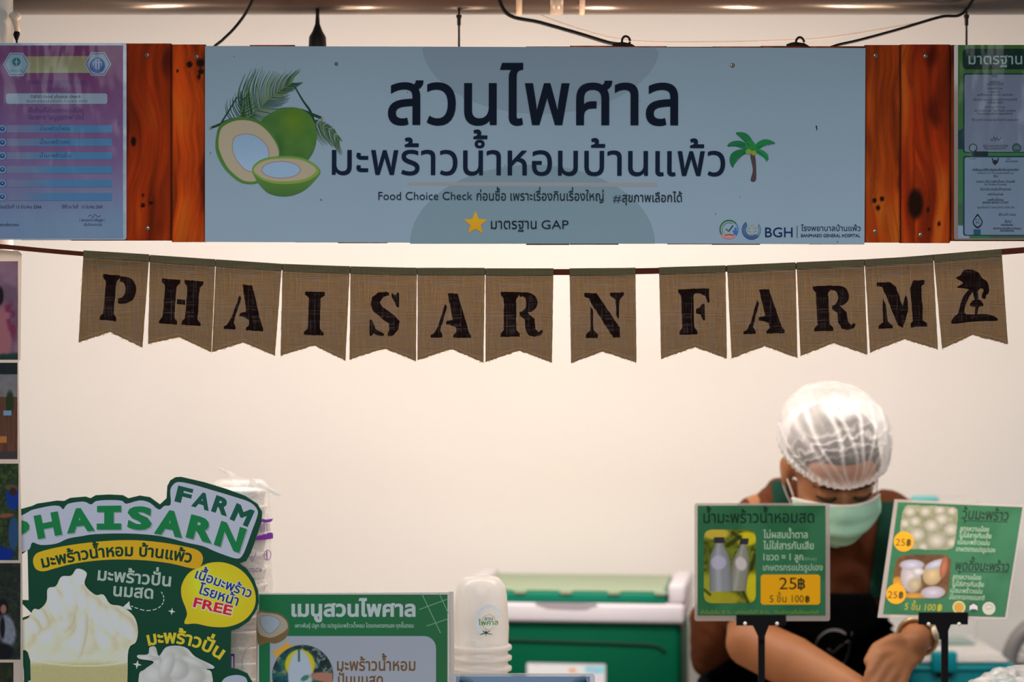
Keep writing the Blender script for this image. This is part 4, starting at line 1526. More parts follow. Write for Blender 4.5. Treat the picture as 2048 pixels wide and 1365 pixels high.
p.text('มะพร้าวน้ำหอม บ้านแพ้ว', 0, 0, 32, (12, 52, 32), w=297, off=0.03, curve=bandcurve)
p.text('มะพร้าวปั่น', *qd([(572, 765)])[0], 34, (150, 166, 158), w=147, off=0.025, ang=5)
p.text('นมสด', *qd([(664, 858)])[0], 34, (150, 166, 158), w=80, off=0.025, ang=4)
ar = smooth2(qd([(948, 835), (962, 870), (955, 905), (920, 935), (860, 945), (800, 930), (765, 915)]), 5, False)
for k in range(0, len(ar) - 2, 3): p.line(ar[k:k + 3], 1.6, (190, 196, 196))
p.poly(qd([(716, 930), (760, 890), (762, 915), (776, 942)]), (190, 196, 196))
for cx, cy, r in ((1009, 950, 22), (806, 1262, 27), (182, 1362, 20)):
    pts = []
    for k in range(8):
        rr_ = r if k % 2 == 0 else r * .32
        a = math.pi / 4 * k + .15
        pts.append((cx + rr_ * math.cos(a), cy + rr_ * math.sin(a)))
    p.poly(qd(pts), (186, 194, 196))
# bubble
bub = smooth2(qd([(1170, 690), (1230, 665), (1310, 662), (1390, 690), (1450, 740), (1490, 810), (1502, 880), (1485, 945), (1430, 1005), (1340, 1040), (1240, 1040), (1150, 1022), (1084, 1022), (1098, 970), (1090, 930), (1068, 870), (1064, 810), (1085, 755), (1120, 715)]), 5)


def bubfn(X, Y):
    img = flatimg(X, (210, 186, 24))
    img = over(img, sst(15, 70, np.hypot(X - 437, Y - 1190)) * .55, (214, 160, 26))
    img = over(img, np.exp(-(((X - 400) / 22) ** 2 + ((Y - 1160) / 40) ** 2)) * .5, (226, 216, 48))
    return img


p.poly(bub, (214, 164, 26))
p.image(360, 1124, 513, 1256, 2, lambda X, Y: (bubfn(X, Y), inside(bub, X, Y)))
for dxy, c, of in (((0, 0), (176, 186, 200), 0.055), ((0, 0), (22, 44, 112), 0.018)):
    p.text('เนื้อมะพร้าว', *qd([(1142, 752)])[0], 27, c, w=118, off=of, ang=20)
    p.text('โรยหน้า', *qd([(1160, 842)])[0], 28, c, w=83, off=of, ang=18)
p.text('FREE', *qd([(1128, 922)])[0], 27, (196, 196, 206), w=82, off=0.07, ang=13)
p.text('FREE', *qd([(1132, 921)])[0], 27, (186, 24, 42), w=79, off=0.03, ang=13)


def arc2(t):
    x = 872 + t * 420
    y = 1150 - 48 * np.sin(t * 1.9) + 128 * t ** 2.0 + 0
    dy = -48 * 1.9 * np.cos(t * 1.9) + 256 * t
    return x / ZD, 900 + y / ZD, np.arctan2(dy, 420 + 0 * t)


p.text('มะพร้าวปั่น', 0, 0, 36, (196, 172, 40), w=150, off=0.03, curve=arc2)
p.build('printed_face', dp, attr_mat('poster_print', rough=0.4, spec=0.3, coat=0.15, coat_rough=0.2), 'green and yellow printed lettering')

cream = smooth2(qd([(128, 1010), (170, 985), (200, 935), (235, 935), (275, 890), (282, 815), (330, 800), (362, 745), (420, 738), (455, 697), (512, 722), (500, 790), (560, 850), (610, 850), (650, 905), (720, 920), (790, 980), (812, 1060), (800, 1130), (757, 1175), (750, 1365), (735, 1780), (235, 1780), (180, 1240), (128, 1170), (122, 1090)]), 4)


def shade_blob(img, X, Y, cx, cy, rx, ry, rot, hi, lo, soft=.18):
    (x, y), = qd([(cx, cy)])
    m, d = ell(X, Y, x, y, rx / ZD, ry / ZD, rot, soft)
    c, s = math.cos(math.radians(rot)), math.sin(math.radians(rot))
    v = ((X - x) * c + (Y - y) * s) / (rx / ZD)
    t = np.clip(0.5 + 0.5 * v, 0, 1)[..., None]
    k = np.clip(1 - d * d * .5, 0, 1)[..., None]
    col = np.array(lo, float) + (np.array(hi, float) - np.array(lo, float)) * (k * (1 - t * .7))
    return img * (1 - m[..., None]) + col * m[..., None]


def creamfn(X, Y):
    n = noise(X, Y, 9, 71)
    img = np.stack([176 + 20 * n, 172 + 18 * n, 156 + 16 * n], -1)
    low = sst(1315, 1335, Y)
    img = over(img, low * 1.0, (152, 148, 112))
    hi, lo = (204, 202, 198), (140, 134, 112)
    for b in ((300, 1080, 100, 110, 0), (160, 1080, 60, 90, 20), (480, 1120, 130, 90, 0), (700, 1060, 110, 110, 10), (620, 1100, 60, 110, -20), (250, 1000, 60, 80, 30), (390, 1030, 60, 90, 10)):
        img = shade_blob(img, X, Y, *b, hi, (150, 144, 118), .35)
    for b in ((400, 1000, 40, 75, 20), (330, 900, 50, 110, -15), (375, 920, 34, 90, -20), (430, 850, 60, 120, 5), (500, 900, 44, 130, -18), (580, 960, 48, 130, -24), (640, 1000, 50, 110, -28), (705, 1010, 46, 120, -35), (760, 1050, 44, 90, -30), (480, 1080, 34, 150, 8), (250, 980, 32, 70, -25), (200, 1030, 40, 60, -30)):
        img = shade_blob(img, X, Y, *b, (206, 205, 202), (146, 140, 120), .2)
    for b in ((470, 745, 34, 60, 12), (390, 790, 28, 62, -10), (320, 860, 26, 60, -12)):
        img = shade_blob(img, X, Y, *b, (214, 214, 210), (170, 168, 156), .12)
    m, d = ell(X, Y, 155, 1308, 112, 24, 2, .04)
    rim = np.exp(-((d - 1) / .05) ** 2) * (Y > 1300)
    img = over(img, rim * .7, (206, 204, 190))
    img = 120 + (img - 120) * 1.3 + 6
    return img * (0.97 + .06 * noise(X, Y, 3, 77)[..., None]), inside(cream, X, Y)


p = Print(DS, h0=0.0032)
p.poly(cream, (176, 172, 156))
p.image(40, 1136, 278, 1510, 1.5, creamfn)
c2 = smooth2(qd([(810, 1205), (870, 1200), (880, 1160), (915, 1158), (935, 1210), (975, 1160), (1040, 1150), (1100, 1165), (1150, 1215), (1250, 1265), (1255, 1285), (1215, 1290), (1250, 1340), (1230, 1700), (840, 1700), (815, 1350), (850, 1290), (905, 1245), (820, 1228)]), 4)


def cream2(X, Y):
    n = noise(X, Y, 8, 81)
    img = np.stack([172 + 22 * n, 174 + 22 * n, 172 + 20 * n], -1)
    for b in ((1020, 1230, 90, 80, 0), (930, 1320, 90, 70, 0), (1120, 1330, 90, 60, 0), (1040, 1290, 70, 60, 10), (920, 1220, 24, 80, -25), (1150, 1250, 90, 24, 22), (980, 1270, 40, 90, 20), (870, 1222, 60, 16, 5)):
        img = shade_blob(img, X, Y, *b, (204, 206, 210), (146, 148, 140), .2)
    return img, inside(c2, X, Y)


p.poly(c2, (170, 172, 168))
p.image(275, 1290, 430, 1482, 1.5, cream2)
p.poly(smooth2(qd([(1300, 1370), (1330, 1335), (1390, 1322), (1440, 1335), (1455, 1370), (1450, 1420), (1300, 1420)]), 4), (150, 160, 176))
p.build('drink_picture', dp, attr_mat('poster_print'), 'printed cup of whipped coconut cream')
slab('easel_back', Sheet((0, 0.10, ZC)), [(240, 1150), (300, 1150), (330, 1500), (210, 1500)], 0.004, white_plastic, dp) if False else None

#@@MENU
# ------------------------------------------------------------------ menu board
MS = frontal(0.10)
mb = empty('menu_board', (P(708, 1365, .1).x, 0.1, COUNTER_Z), 'green menu board with white panel and Thai heading beside the cups', 'menu board')
PZ = lambda y: 682.5 + (ZC - COUNTER_Z) * F / (y + DC)
zb = PZ(.1)
slab('board', MS, [(516, 1187), (898, 1185), (900, zb), (514, zb)], 0.004, mat('menu_card', (0.78, 0.72, 0.68), 0.4), mb)
slab('acrylic_stand', frontal(0.108), [(513, 1186), (907, 1184), (911, zb), (511, zb)], 0.004, mat('acrylic_edge', (0.75, 0.68, 0.62), 0.15, spec=0.5, alpha=0.75), mb)
p = Print(MS)


def mfn(X, Y):
    t = np.clip((X - 516) / 382, 0, 1)
    img = flatimg(X, (22, 96, 58))
    img = over(img, sst(0.1, 1, t) * .6 * (0.6 + .6 * noise(X, Y, 60, 9)), (42, 84, 50))
    return over(img, sst(.55, .1, t) * 0.0, (40, 120, 80))


p.image(518, 1190, 895, zb - 2, 6, mfn)
p.rrect(540, 1273, 872, zb + 20, 24, (136, 146, 160))
p.poly([(540, 1273), (580, 1273), (580, 1300), (540, 1300)], (136, 146, 160))
p.text('เมนูสวนไพศาล', 583, 1233, 42, (158, 172, 176), w=248, off=0.035)
p.text('เพาะพันธุ์ ปลูก ตัด แปรรูปมะพร้าวน้ำหอม', 590, 1256, 11.5, (140, 168, 156), w=139, off=0.01, res=2)
p.text('โดยเกษตรกรเอง ทุกขั้นตอน', 732, 1256, 11.5, (140, 168, 156), w=95, off=0.01, res=2)
for a, b in (((843, 1187), (881, 1267)), ((878, 1187), (897, 1228)), ((838, 1220), (895, 1199)), ((853, 1253), (895, 1239))):
    p.line([a, b], 1.4, (108, 150, 128))
ZM = 2048 / 560


def qm(pts): return Z(pts, 480, 1100, ZM)


co = smooth2(qm([(132, 460), (200, 455), (290, 470), (340, 510), (358, 560), (350, 620), (320, 660), (260, 688), (200, 680), (132, 690)]), 4)
p.poly(co, (106, 86, 52))
p.poly(smooth2(qm([(132, 470), (200, 465), (280, 478), (332, 515), (350, 560), (330, 595), (250, 640), (190, 640), (132, 600)]), 4), (146, 140, 126))
p.poly(smooth2(qm([(160, 490), (225, 485), (285, 515), (288, 555), (230, 610), (190, 600), (150, 540)]), 4), (140, 152, 168))
p.line(smooth2(qm([(160, 490), (225, 485), (285, 515), (288, 555), (230, 610), (190, 600), (150, 540)]), 4), 0.8, (96, 92, 76))
cr_ = qm([(262, 790), (236, 735), (275, 738), (290, 700), (318, 712), (340, 664), (362, 700), (392, 690), (380, 730), (402, 750), (330, 780)])
p.poly(cr_, (186, 142, 52))


def cup_pic(X, Y):
    cx, cy = 605.5, 1352
    img = flatimg(X, (24, 44, 40))
    n, n2 = noise(X, Y, 9, 91), noise(X, Y, 14, 95)
    img = over(img, sst(.45, .6, n) * 1., (110, 120, 130))
    img = over(img, sst(.5, .6, n2) * .8, (10, 70, 86))
    img = over(img, sst(.62, .7, n) * .8, (46, 96, 40))
    img = over(img, (X > 640) * sst(.4, .6, n2) * .8, (16, 26, 24))
    m, _ = ell(X, Y, 600, 1352, 24, 50, 0, .1)
    mm, _ = ell(X, Y, 600, 1330, 30, 30, 0, .08)
    img = over(img, mm, (176, 164, 30))
    img = over(img, m, (150, 166, 184))
    img = over(img, np.exp(-((X - 598) / 1.8) ** 2) * (Y < 1325) * (Y > 1296), (10, 60, 60))
    m, _ = ell(X, Y, 655, 1356, 34, 10, 6, .2)
    img = over(img, m, (144, 104, 88))
    m, _ = ell(X, Y, 610, 1357, 9, 5, -30, .3)
    img = over(img, m * .8, (30, 92, 70))
    r = np.hypot(X - cx, Y - cy)
    return img, r < 61


p.disc(605.5, 1352, 61.5, 61.5, (60, 76, 74), 48)
p.image(543, 1289, 668, 1414, 1.5, cup_pic)
p.text('มะพร้าวน้ำหอม', 674, 1342, 33, (96, 70, 40), w=157, off=0.018)
p.text('ปั่นนมสด', 676, 1372, 33, (96, 70, 40), w=90, off=0.018)
p.build('printed_face', mb, attr_mat('poster_print'))

# small holder in front
hs = frontal(0.03)
hb = empty('sign_holder', (P(1050, 1365, .03).x, 0.03, COUNTER_Z), 'low clear acrylic holder with pale blue card in front of the cups', 'sign holder')
zh = PZ(.03)
slab('acrylic_panel', hs, rr(897, 1348, 1190, zh, 8, 5), 0.004, mat('clear_acrylic', (0.62, 0.64, 0.66), 0.12, spec=0.6, alpha=0.45), hb)
p = Print(hs, h0=0.0006)
p.poly([(912, 1354), (1180, 1354), (1180, zh - 3), (912, zh - 3)], (98, 122, 152))
for side in (0, 1):
    for k in range(16):
        a = math.radians(-35 + k * 7.5)
        x0, y0 = (918, 1372) if side == 0 else (1174, 1372)
        s_ = 1 if side == 0 else -1
        p.line([(x0, y0), (x0 + s_ * (36 - k) * math.cos(a), y0 - 16 * math.sin(a) - 6)], [1.6, 0.5], (12, 44, 40))
p.build('printed_card', hb)
box_obj('holder_foot', P(915, 0, .03).x, P(1172, 0, .03).x, 0.034, 0.09, COUNTER_Z, COUNTER_Z + .003, mat('clear_acrylic', (0, 0, 0)), hb)

#@@CUPS
# ------------------------------------------------------------------ stacked cups
cupm = mat('frosted_cup', (0.97, 0.95, 0.93), 0.18, spec=0.7, trans=0.45, alpha=1.0, coat=0.4, bump=0.08, bscale=25)
cupm.node_tree.nodes['Principled BSDF'].inputs['IOR'].default_value = 1.2
backlit(cupm, .35, (1, .97, .93))
CYc = 0.16
cx_ = P(962, 0, CYc).x
pz = lambda py: P(0, py, CYc).z
k_ = px_size(CYc)
st_grp = 'upside-down plastic cups stacked on the counter'
top_z = pz(1153)
for i in range(12):
    dz = i * 0.0165
    zt = top_z - dz
    if zt - 0.116 < COUNTER_Z + 0.0005: break
    c = empty('plastic_cup', (cx_, CYc, zt - 0.116), None, 'cup', st_grp)
    c['label'] = ['', 'second', 'third', 'fourth', 'fifth', 'sixth', 'seventh', 'eighth', 'ninth', 'tenth', 'eleventh', 'twelfth'][i] + ' clear plastic cup down from the top of the upside-down stack' if i else 'top clear plastic cup of the upside-down stack with round printed emblem'
    z0 = 0.148
    prof = [(0.001, 0.1472), (0.018, 0.1475), (0.026, 0.146), (0.0295, 0.143), (0.033, 0.138), (0.0375, 0.129), (0.0395, 0.119), (0.041, 0.110), (0.0425, 0.08), (0.0445, 0.045), (0.0455, 0.022), (0.046, 0.010), (0.0485, 0.008), (0.0492, 0.004), (0.0485, 0.0005), (0.0465, 0.001)]
    prof = [(q[0], q[1] * .784) for q in prof]
    if i > 0: prof = [(0.0425, 0.0175), (0.0428, 0.0095), (0.0445, 0.0078)] + [q for q in prof if q[1] < 0.007]
    else: prof = prof[:-6] + [(0.0432, 0.0095), (0.0445, 0.0078)] + prof[-5:]
    o = lathe_obj('cup_wall' if i == 0 else 'cup_wall', (cx_, CYc, zt - 0.116), prof, cupm, c, 56)
# pleated sleeve of film round the lower rims
# emblem decal on the cup front
bm = None


class CylSheet:
    def __init__(self, x, y, rfn): self.x, self.y, self.rfn = x, y, rfn

    def arr(self, xy, h):
        xy = np.asarray(xy, float).reshape(-1, 2)
        z = ZC - (xy[:, 1] - 682.5) * (self.y - .045 + DC) / F
        r = self.rfn(z) + np.reshape(h, (-1,)) * np.ones(len(xy))
        X = (xy[:, 0] - 1024) * (self.y - .045 + DC) / F - self.x
        a = np.arcsin(np.clip(X / r, -.995, .995))
        return np.stack([self.x + r * np.sin(a), self.y - r * np.cos(a), z], 1)


prof0 = sorted([(0.033, 0.138), (0.0375, 0.129), (0.0395, 0.119), (0.041, 0.110), (0.0425, 0.08), (0.0445, 0.045), (0.0455, 0.022)], key=lambda q: q[1])
prof0 = [(q[0], q[1] * .784) for q in prof0]
rf = lambda z: np.interp(z - (top_z - .116), [q[1] for q in prof0], [q[0] for q in prof0])
p = Print(CylSheet(cx_, CYc, rf), h0=0.0005, step=0.00008)
L_save = LT.copy()
LT[:] = (0.55, 0.55, 0.55)
ZU = 1046 / 180


def qu(pts): return Z(pts, 880, 1130, ZU)


for r0, w_, c in ((23, 6.5, (182, 186, 202)), (16.5, 2, (190, 188, 186))):
    (x, y), = qu([(565, 650)])
    p.arc(x, y + 2, r0 * 1.0, 130, 345, w_, c, ry=r0 * 1.3)
(x, y), = qu([(565, 670)])
p.fill([(x + 13 * math.cos(k / 4), y + 15 * math.sin(k / 4)) for k in range(25)], (206, 202, 180), 1.0)
p.arc(x, y, 13, 40, 350, 1.2, (170, 140, 96), ry=15)
p.text('สวน', x, y - 4, 9, (70, 84, 72), w=17, align='c', off=.02)
p.text('ไพศาล', x - 1, y + 6, 14, (84, 118, 66), w=40, align='c', off=.02)
for a in (200, 235, 270, 310, 345, 90):
    (u, v), = qu([(535, 795)])
    L_ = 13
    p.line([(u, v), (u + L_ * math.cos(math.radians(a)) * 1.0, v + L_ * math.sin(math.radians(a)) * .45 * (1 if a == 90 else 1) + (5 if a in (200, 345) else 0))], [2.6, 1.0], (30, 70, 62))
p.build('printed_emblem', None)
emb = bpy.context.scene.objects['printed_emblem']
topcup = [o for o in COL.objects if o.name == 'plastic_cup'][0]
emb.parent = topcup
emb.location = -topcup.location
LT[:] = L_save
# pack of cups in clear film behind the poster
BGY = 0.17
bx_ = P(480, 0, BGY).x
bag = empty('cup_pack', (bx_, BGY, COUNTER_Z), 'tall clear film pack of paper cups with purple print behind the cutout poster', 'cup pack')
zt = P(0, 958, BGY).z
hz = zt - COUNTER_Z
rng = random.Random(5)
bm = bmesh.new()
prof = [(0.030, hz), (0.040, hz - .004), (0.0440, hz - .012), (0.0470, hz - .03)] + [(0.049 + 0.0008 * (k % 2), hz - .04 - k * (hz - .05) / 26) for k in range(27)]
lathe_obj('film_sleeve', (bx_, BGY, COUNTER_Z), prof, mat('clear_film_bag', (0.95, 0.93, 0.90), 0.12, spec=0.7, trans=0.0, alpha=0.30, coat=0.6, bump=0.6, bscale=60), bag, 64,
          wob=lambda a, z: 0.03 * math.sin(a * 5 + z * 30) + 0.02 * math.sin(a * 11 - z * 70))
cw = mat('white_paper_cup', (0.86, 0.81, 0.77), 0.6)
for k in range(14):
    z_ = COUNTER_Z + 0.004 + k * (hz - 0.10) / 13
    lathe_obj('paper_cup', (bx_, BGY, z_), [(0.030, 0.0), (0.0405, 0.072), (0.0425, 0.074), (0.0432, 0.077), (0.0425, 0.080), (0.040, 0.079), (0.032, 0.03), (0.001, 0.03)], cw, bag, 40)
# gathered top of the film
for pts, r in (([P(474, 962, BGY), P(462, 952, .14), P(450, 944, .13), P(437, 936, .12)], [0.010, .006, .0035, .001]), ([P(500, 966, .12), P(520, 972, .11), P(545, 985, .10), P(560, 992, .10)], [.008, .006, .004, .002])):
    tube_obj('film_tail', pts, r, MATS['clear_film_bag'], bag, 9, flat=.4)


def rbag(z): return 0.0512 + 0 * z


p = Print(CylSheet(bx_, BGY, rbag), h0=0.002, step=0.0001)
LT[:] = (0.62, 0.57, 0.55)
PU = (96, 40, 122)
# block corners
ZB = 613 / 200


def qb(pts): return Z(pts, 400, 920, ZB)


p.fill(qb([(330, 362), (440, 370), (425, 395), (330, 385)]), PU)
p.fill(qb([(330, 470), (425, 450), (445, 470), (440, 500), (330, 495)]), PU)
for k in range(14):
    x = 345 + k * 5.5
    p.line(qb([(x, 395 + 0), (x + 2, 450 - k * .4)]), 0.5 + (k % 3) * .35, (90, 70, 100))
p.text('Boonz', *qb([(348, 486)])[0], 7, (210, 200, 210), w=14, off=.02) if False else None
tri = qb([(300, 575), (345, 572), (320, 625)])
p.line(tri, 1.8, (88, 46, 100), closed=True)
p.text('6', *qb([(315, 600)])[0], 6, (88, 46, 100), off=.02)
p.arc(*qb([(407, 592)])[0], 6, 0, 360, 1.2, (110, 60, 120), ry=10)
p.line(qb([(403, 562), (405, 620)]), 2, (110, 60, 120))
p.text('ถ้วยกระดาษ', *qb([(276, 688)])[0], 14, (92, 52, 92), w=33, off=.02)
for y, s_, w in ((738, 'ใช้ครั้งเดียว', 36), (770, 'บรรจุ 50 ใบ', 30), (798, 'ขนาด', 20), (985, 'ห้ามใช้ไมโครเวฟ', 30), (1015, 'เก็บในที่แห้ง', 32), (1045, 'ผลิตในประเทศไทย', 30)):
    p.text(s_, *qb([(340 - w * 2.2, y)])[0], 7, (110, 84, 100), w=w, res=2)
p.line(smooth2(qb([(262, 1290), (268, 1200), (290, 1155), (350, 1132)]), 5, False), 0.8, (120, 108, 110))
p.fill(qb([(190, 1185), (222, 1185), (222, 1290), (190, 1290)]), PU)
p.fill(qb([(198, 1200), (214, 1200), (214, 1275), (198, 1275)]), (190, 180, 190))
p.build('purple_print', bag)
LT[:] = L_save

#@@COOLER
# ------------------------------------------------------------------ green cooler
CF = 0.87
gc = empty('ice_cooler', (P(1155, 0, CF).x, CF + .14, TABLE_Z), 'large green ice box with white rim and pale green lid on the back table', 'cooler')
g_body = mat('green_cooler_plastic', (0.0, 0.105, 0.05), 0.55, spec=0.08)
g_lid = mat('green_lid_plastic', (0.0, 0.22, 0.13), 0.45, spec=0.3)
g_top = mat('pale_lid_plastic', (0.36, 0.44, 0.30), 0.55, spec=.15)
w_rim = mat('white_rim_plastic', (0.74, 0.70, 0.74), 0.45)
xl, xr = P(948, 0, CF).x, P(1386, 0, CF).x
zz = lambda py, y=CF: P(0, py, y).z
box_obj('cooler_body', xl, xr - .006, CF, CF + .30, TABLE_Z, zz(1246), g_body, gc, bevel=.012, seg=3, smooth=True)
bm = bmesh.new()
path = smooth_path([(xl + .02, CF - .0005, zz(1282)), (xr - .12, CF - .0005, zz(1287)), (xr - .055, CF - .0005, zz(1290)), (xr - .035, CF - .0005, zz(1302))])
tube(bm, path, 0.0035, 8)
from_bm('body_groove', bm, mat('groove_green', (0.002, 0.04, 0.02), 0.7), gc, True)
box_obj('cooler_rim', xl - .004, xr + .002, CF - .012, CF + .31, zz(1246), zz(1206), w_rim, gc, bevel=.008, seg=3, smooth=True)
box_obj('cooler_lid', xl + .01, xr - .034, CF - .006, CF + .29, zz(1206) + .0003, zz(1184), g_lid, gc, bevel=.004, seg=2, smooth=True)
bm = bmesh.new()
box(bm, xl + .014, xr - .038, CF - .001, CF + .282, zz(1184), zz(1184) + .006, .003, 2)
from_bm('lid_top', bm, g_top, gc, True)
for x in (1058, 1151, 1247, 1340):
    a = P(x, 0, CF).x
    box_obj('lid_rib', a - .012, a + .012, CF - .010, CF + .005, zz(1190), zz(1180), g_top, gc, bevel=.003, smooth=True)
# latch recess in the rim, its shade painted as a darker plate
bm = bmesh.new()
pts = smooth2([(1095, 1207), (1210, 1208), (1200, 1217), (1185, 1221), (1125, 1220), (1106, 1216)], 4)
slab('latch_recess_shade', frontal(CF - .0125), pts, .002, mat('painted_rim_shade', (0.40, 0.36, 0.40), 0.6), gc)
for hx in (xr - .030, xl - .006):
    box_obj('hinge_block', hx, hx + .034, CF - .004, CF + .28, zz(1206), zz(1166), w_rim, gc, bevel=.008, seg=3, smooth=True)
LS = frontal(CF - .0008)
slab('label_card', LS, rr(1070, 1327, 1231, 1400, 5, 4), .0008, mat('label_white', (0.55, 0.56, 0.62), 0.4), gc)
p = Print(LS)
LT[:] = (0.45, 0.45, 0.47)
p.image(1074, 1331, 1227, 1398, 2, lambda X, Y: over(over(over(flatimg(X, (186, 188, 206)), np.exp(-(((X - 1163) / 9) ** 2 + ((Y - 1342) / 6) ** 2)), (206, 120, 84)), (1 - sst(6, 9, np.abs(Y - 1340))) * sst(1184, 1192, X) * .8, (90, 160, 214)), sst(.55, .7, noise(X, Y, 12, 3)) * .4, (150, 130, 190)))
p.build('label_print', gc)
LT[:] = L_save

gc.rotation_euler[2] = math.radians(-7)
# ------------------------------------------------------------------ teal cooler right
TF = 0.86
tc_ = empty('small_cooler', (P(1935, 0, TF).x, TF + .13, TABLE_Z), 'small teal ice box with a white lid behind the right price board', 'cooler')
teal = mat('teal_plastic', (0.0, 0.30, 0.34), 0.4, spec=0.35)
wl = mat('white_lid_plastic', (0.80, 0.76, 0.72), 0.45)
xl, xr = P(1815, 0, TF).x, P(2032, 0, TF).x
box_obj('cooler_body', xl, xr, TF, TF + .33, TABLE_Z, zz(1331, TF), teal, tc_, bevel=.012, seg=3, smooth=True)
box_obj('body_collar', xl - .003, xr + .003, TF - .003, TF + .333, zz(1345, TF), zz(1333, TF), teal, tc_, bevel=.004, smooth=True)
bm = bmesh.new()
box(bm, xl + .008, xr - .008, TF + .004, TF + .325, zz(1330, TF), zz(1311, TF), .010, 3)
for v in bm.verts:
    if v.co.z > zz(1322, TF):
        v.co.x += (((xl + xr) / 2) - v.co.x) * 0.09
        v.co.y += ((TF + .165) - v.co.y) * 0.09
from_bm('cooler_lid', bm, wl, tc_, True)
lx, ly = P(1861, 0, TF).x, P(1913, 0, TF).x
box_obj('latch', lx, ly, TF - .012, TF + .006, zz(1346, TF), zz(1303, TF), mat('latch_teal', (0.0, 0.36, 0.42), 0.4, spec=.35), tc_, bevel=.005, seg=2, smooth=True)
box_obj('latch_shade_block', lx + .01, ly - .01, TF - .006, TF + .003, zz(1354, TF), zz(1347, TF), black_plastic, tc_)  # black block standing in for the shade under the latch

# clear box with teal clip standing on the lid
by0 = 1.0
cb = empty('clear_container', (P(1895, 0, by0).x, by0 + .05, zz(1311, TF)), 'clear plastic container with a teal clip on the white cooler lid', 'container')
clear = mat('clear_plastic', (0.85, 0.88, 0.86), 0.08, spec=0.5, alpha=0.16)
zl = zz(1311, TF) + .0005
box_obj('container_body', P(1835, 0, by0).x, P(1955, 0, by0).x, by0, by0 + .10, zl, P(0, 1012, by0).z, clear, cb, bevel=.008, smooth=True)
box_obj('container_base', P(1840, 0, by0).x, P(1950, 0, by0).x, by0 - .002, by0 + .10, zl, zl + .006, mat('pale_teal_base', (0.35, 0.55, 0.50), 0.3, alpha=.5), cb, bevel=.002)
box_obj('container_lid', P(1832, 0, by0).x, P(1958, 0, by0).x, by0 - .003, by0 + .103, P(0, 1012, by0).z, P(0, 1000, by0).z, mat('frosted_lid', (0.75, 0.74, 0.70), 0.4, alpha=.8), cb, bevel=.003)
box_obj('teal_clip', P(1824, 0, by0).x, P(1876, 0, by0).x, by0 - .010, by0 + .02, P(0, 1014, by0).z, P(0, 993, by0).z, mat('clip_teal', (0.15, 0.52, 0.52), 0.4), cb, bevel=.004, smooth=True)

# grey desk fan at the right edge
fy = 1.02
fc = P(2098, 1330, fy)
fan = empty('desk_fan', (fc.x, fy, TABLE_Z), 'grey round fan housing cut by the right edge of the picture', 'fan')
fg = mat('grey_fan_plastic', (0.22, 0.205, 0.195), 0.4, spec=.4)
bm = bmesh.new()
R_ = 80 * px_size(fy)
tube(bm, [fc + Vector((R_ * math.cos(a), 0, R_ * 1.08 * math.sin(a))) for a in [2 * math.pi * k / 40 for k in range(41)]], 0.016, 12)
from_bm('fan_rim', bm, fg, fan, True)
bm = bmesh.new()
for k in range(28):
    a = 2 * math.pi * k / 28
    tube(bm, [fc + Vector((.01 * math.cos(a), -.02, .01 * math.sin(a))), fc + Vector((R_ * math.cos(a), -.006, R_ * 1.08 * math.sin(a)))], .0014, 6)
from_bm('fan_guard', bm, fg, fan, True)
for k in range(4):
    a = math.pi / 2 * k + .3
    bm = bmesh.new()
    vs = [fc + Vector((r * math.cos(a + da), .012 + dy, r * math.sin(a + da))) for r, da, dy in ((.012, 0, 0), (.03, -.4, .004), (R_ * .85, -.35, .01), (R_ * .9, .1, .0), (R_ * .6, .35, -.008), (.012, .3, 0))]
    bm.faces.new([bm.verts.new(v) for v in vs])
    bmesh.ops.solidify(bm, geom=bm.faces[:], thickness=.0015)
    from_bm('fan_blade', bm, mat('fan_blade_grey', (0.3, 0.3, 0.31), .4), fan)
bm = bmesh.new()
tube(bm, [fc + Vector((0, -.024, 0)), fc + Vector((0, .06, 0))], .014, 16)
from_bm('fan_hub', bm, fg, fan, True)
tube_obj('fan_stem', [fc + Vector((0, .05, 0)), Vector((fc.x, fy + .05, TABLE_Z + .01))], .012, fg, fan)
lathe_obj('fan_base', (fc.x, fy + .05, TABLE_Z), [(.001, .02), (.04, .018), (.07, .008), (.072, 0.0), (.001, 0)], fg, fan, 30)

#@@PRICE
# ------------------------------------------------------------------ price boards
LAMB = mat('price_laminate', (0.62, 0.52, 0.46), 0.25, spec=.5, alpha=.5, coat=.3)
PBY = 0.27


def pbase(px, root):
    x = P(px, 0, PBY + .012).x
    y = PBY + .012
    lathe_obj('stand_base', (x, y, COUNTER_Z), [(.001, .012), (.012, .012), (.035, .006), (.045, .003), (.046, 0), (.001, 0)], black_plastic, root, 32)
    return x, y


def clip(root, sh, x0, x1, y0, y1, xc, hw, holes):
    pts = [(x0, y0), (x1, y0), (x1, y1), (x1 - 34, y1), (xc + hw, y1 + 22), (xc + hw, y1 + 30), (xc - hw, y1 + 30), (xc - hw, y1 + 22), (x0 + 33, y1), (x0, y1)]
    slab('clip_plate', sh, pts, .006, black_plastic, root)
    for a, b in holes:
        c = sh.pt(a, b, .0016)
        bm = bmesh.new()
        bmesh.ops.create_uvsphere(bm, u_segments=14, v_segments=8, radius=.0031, matrix=Matrix.Translation(c))
        from_bm('rivet', bm, mat('rivet_white', (0.75, 0.72, 0.66), .3), root, True)


pb1 = empty('price_board', (P(1524, 0, PBY).x, PBY, COUNTER_Z), 'green price board showing two bottles and a yellow price box, left of the two', 'price sign')
S1 = frontal(PBY)
slab('laminate', S1, rr(1389, 1007, 1660, 1243, 5, 4), .0015, LAMB, pb1)
p = Print(S1, h0=.0004)


def g1(X, Y):
    n = noise(X, Y, 50, 7)
    return over(flatimg(X, (42, 94, 64)), sst(.35, .75, n) * .7, (28, 78, 48))


p.image(1395, 1012, 1651, 1232, 7, g1)
ZA = 1609 / 330


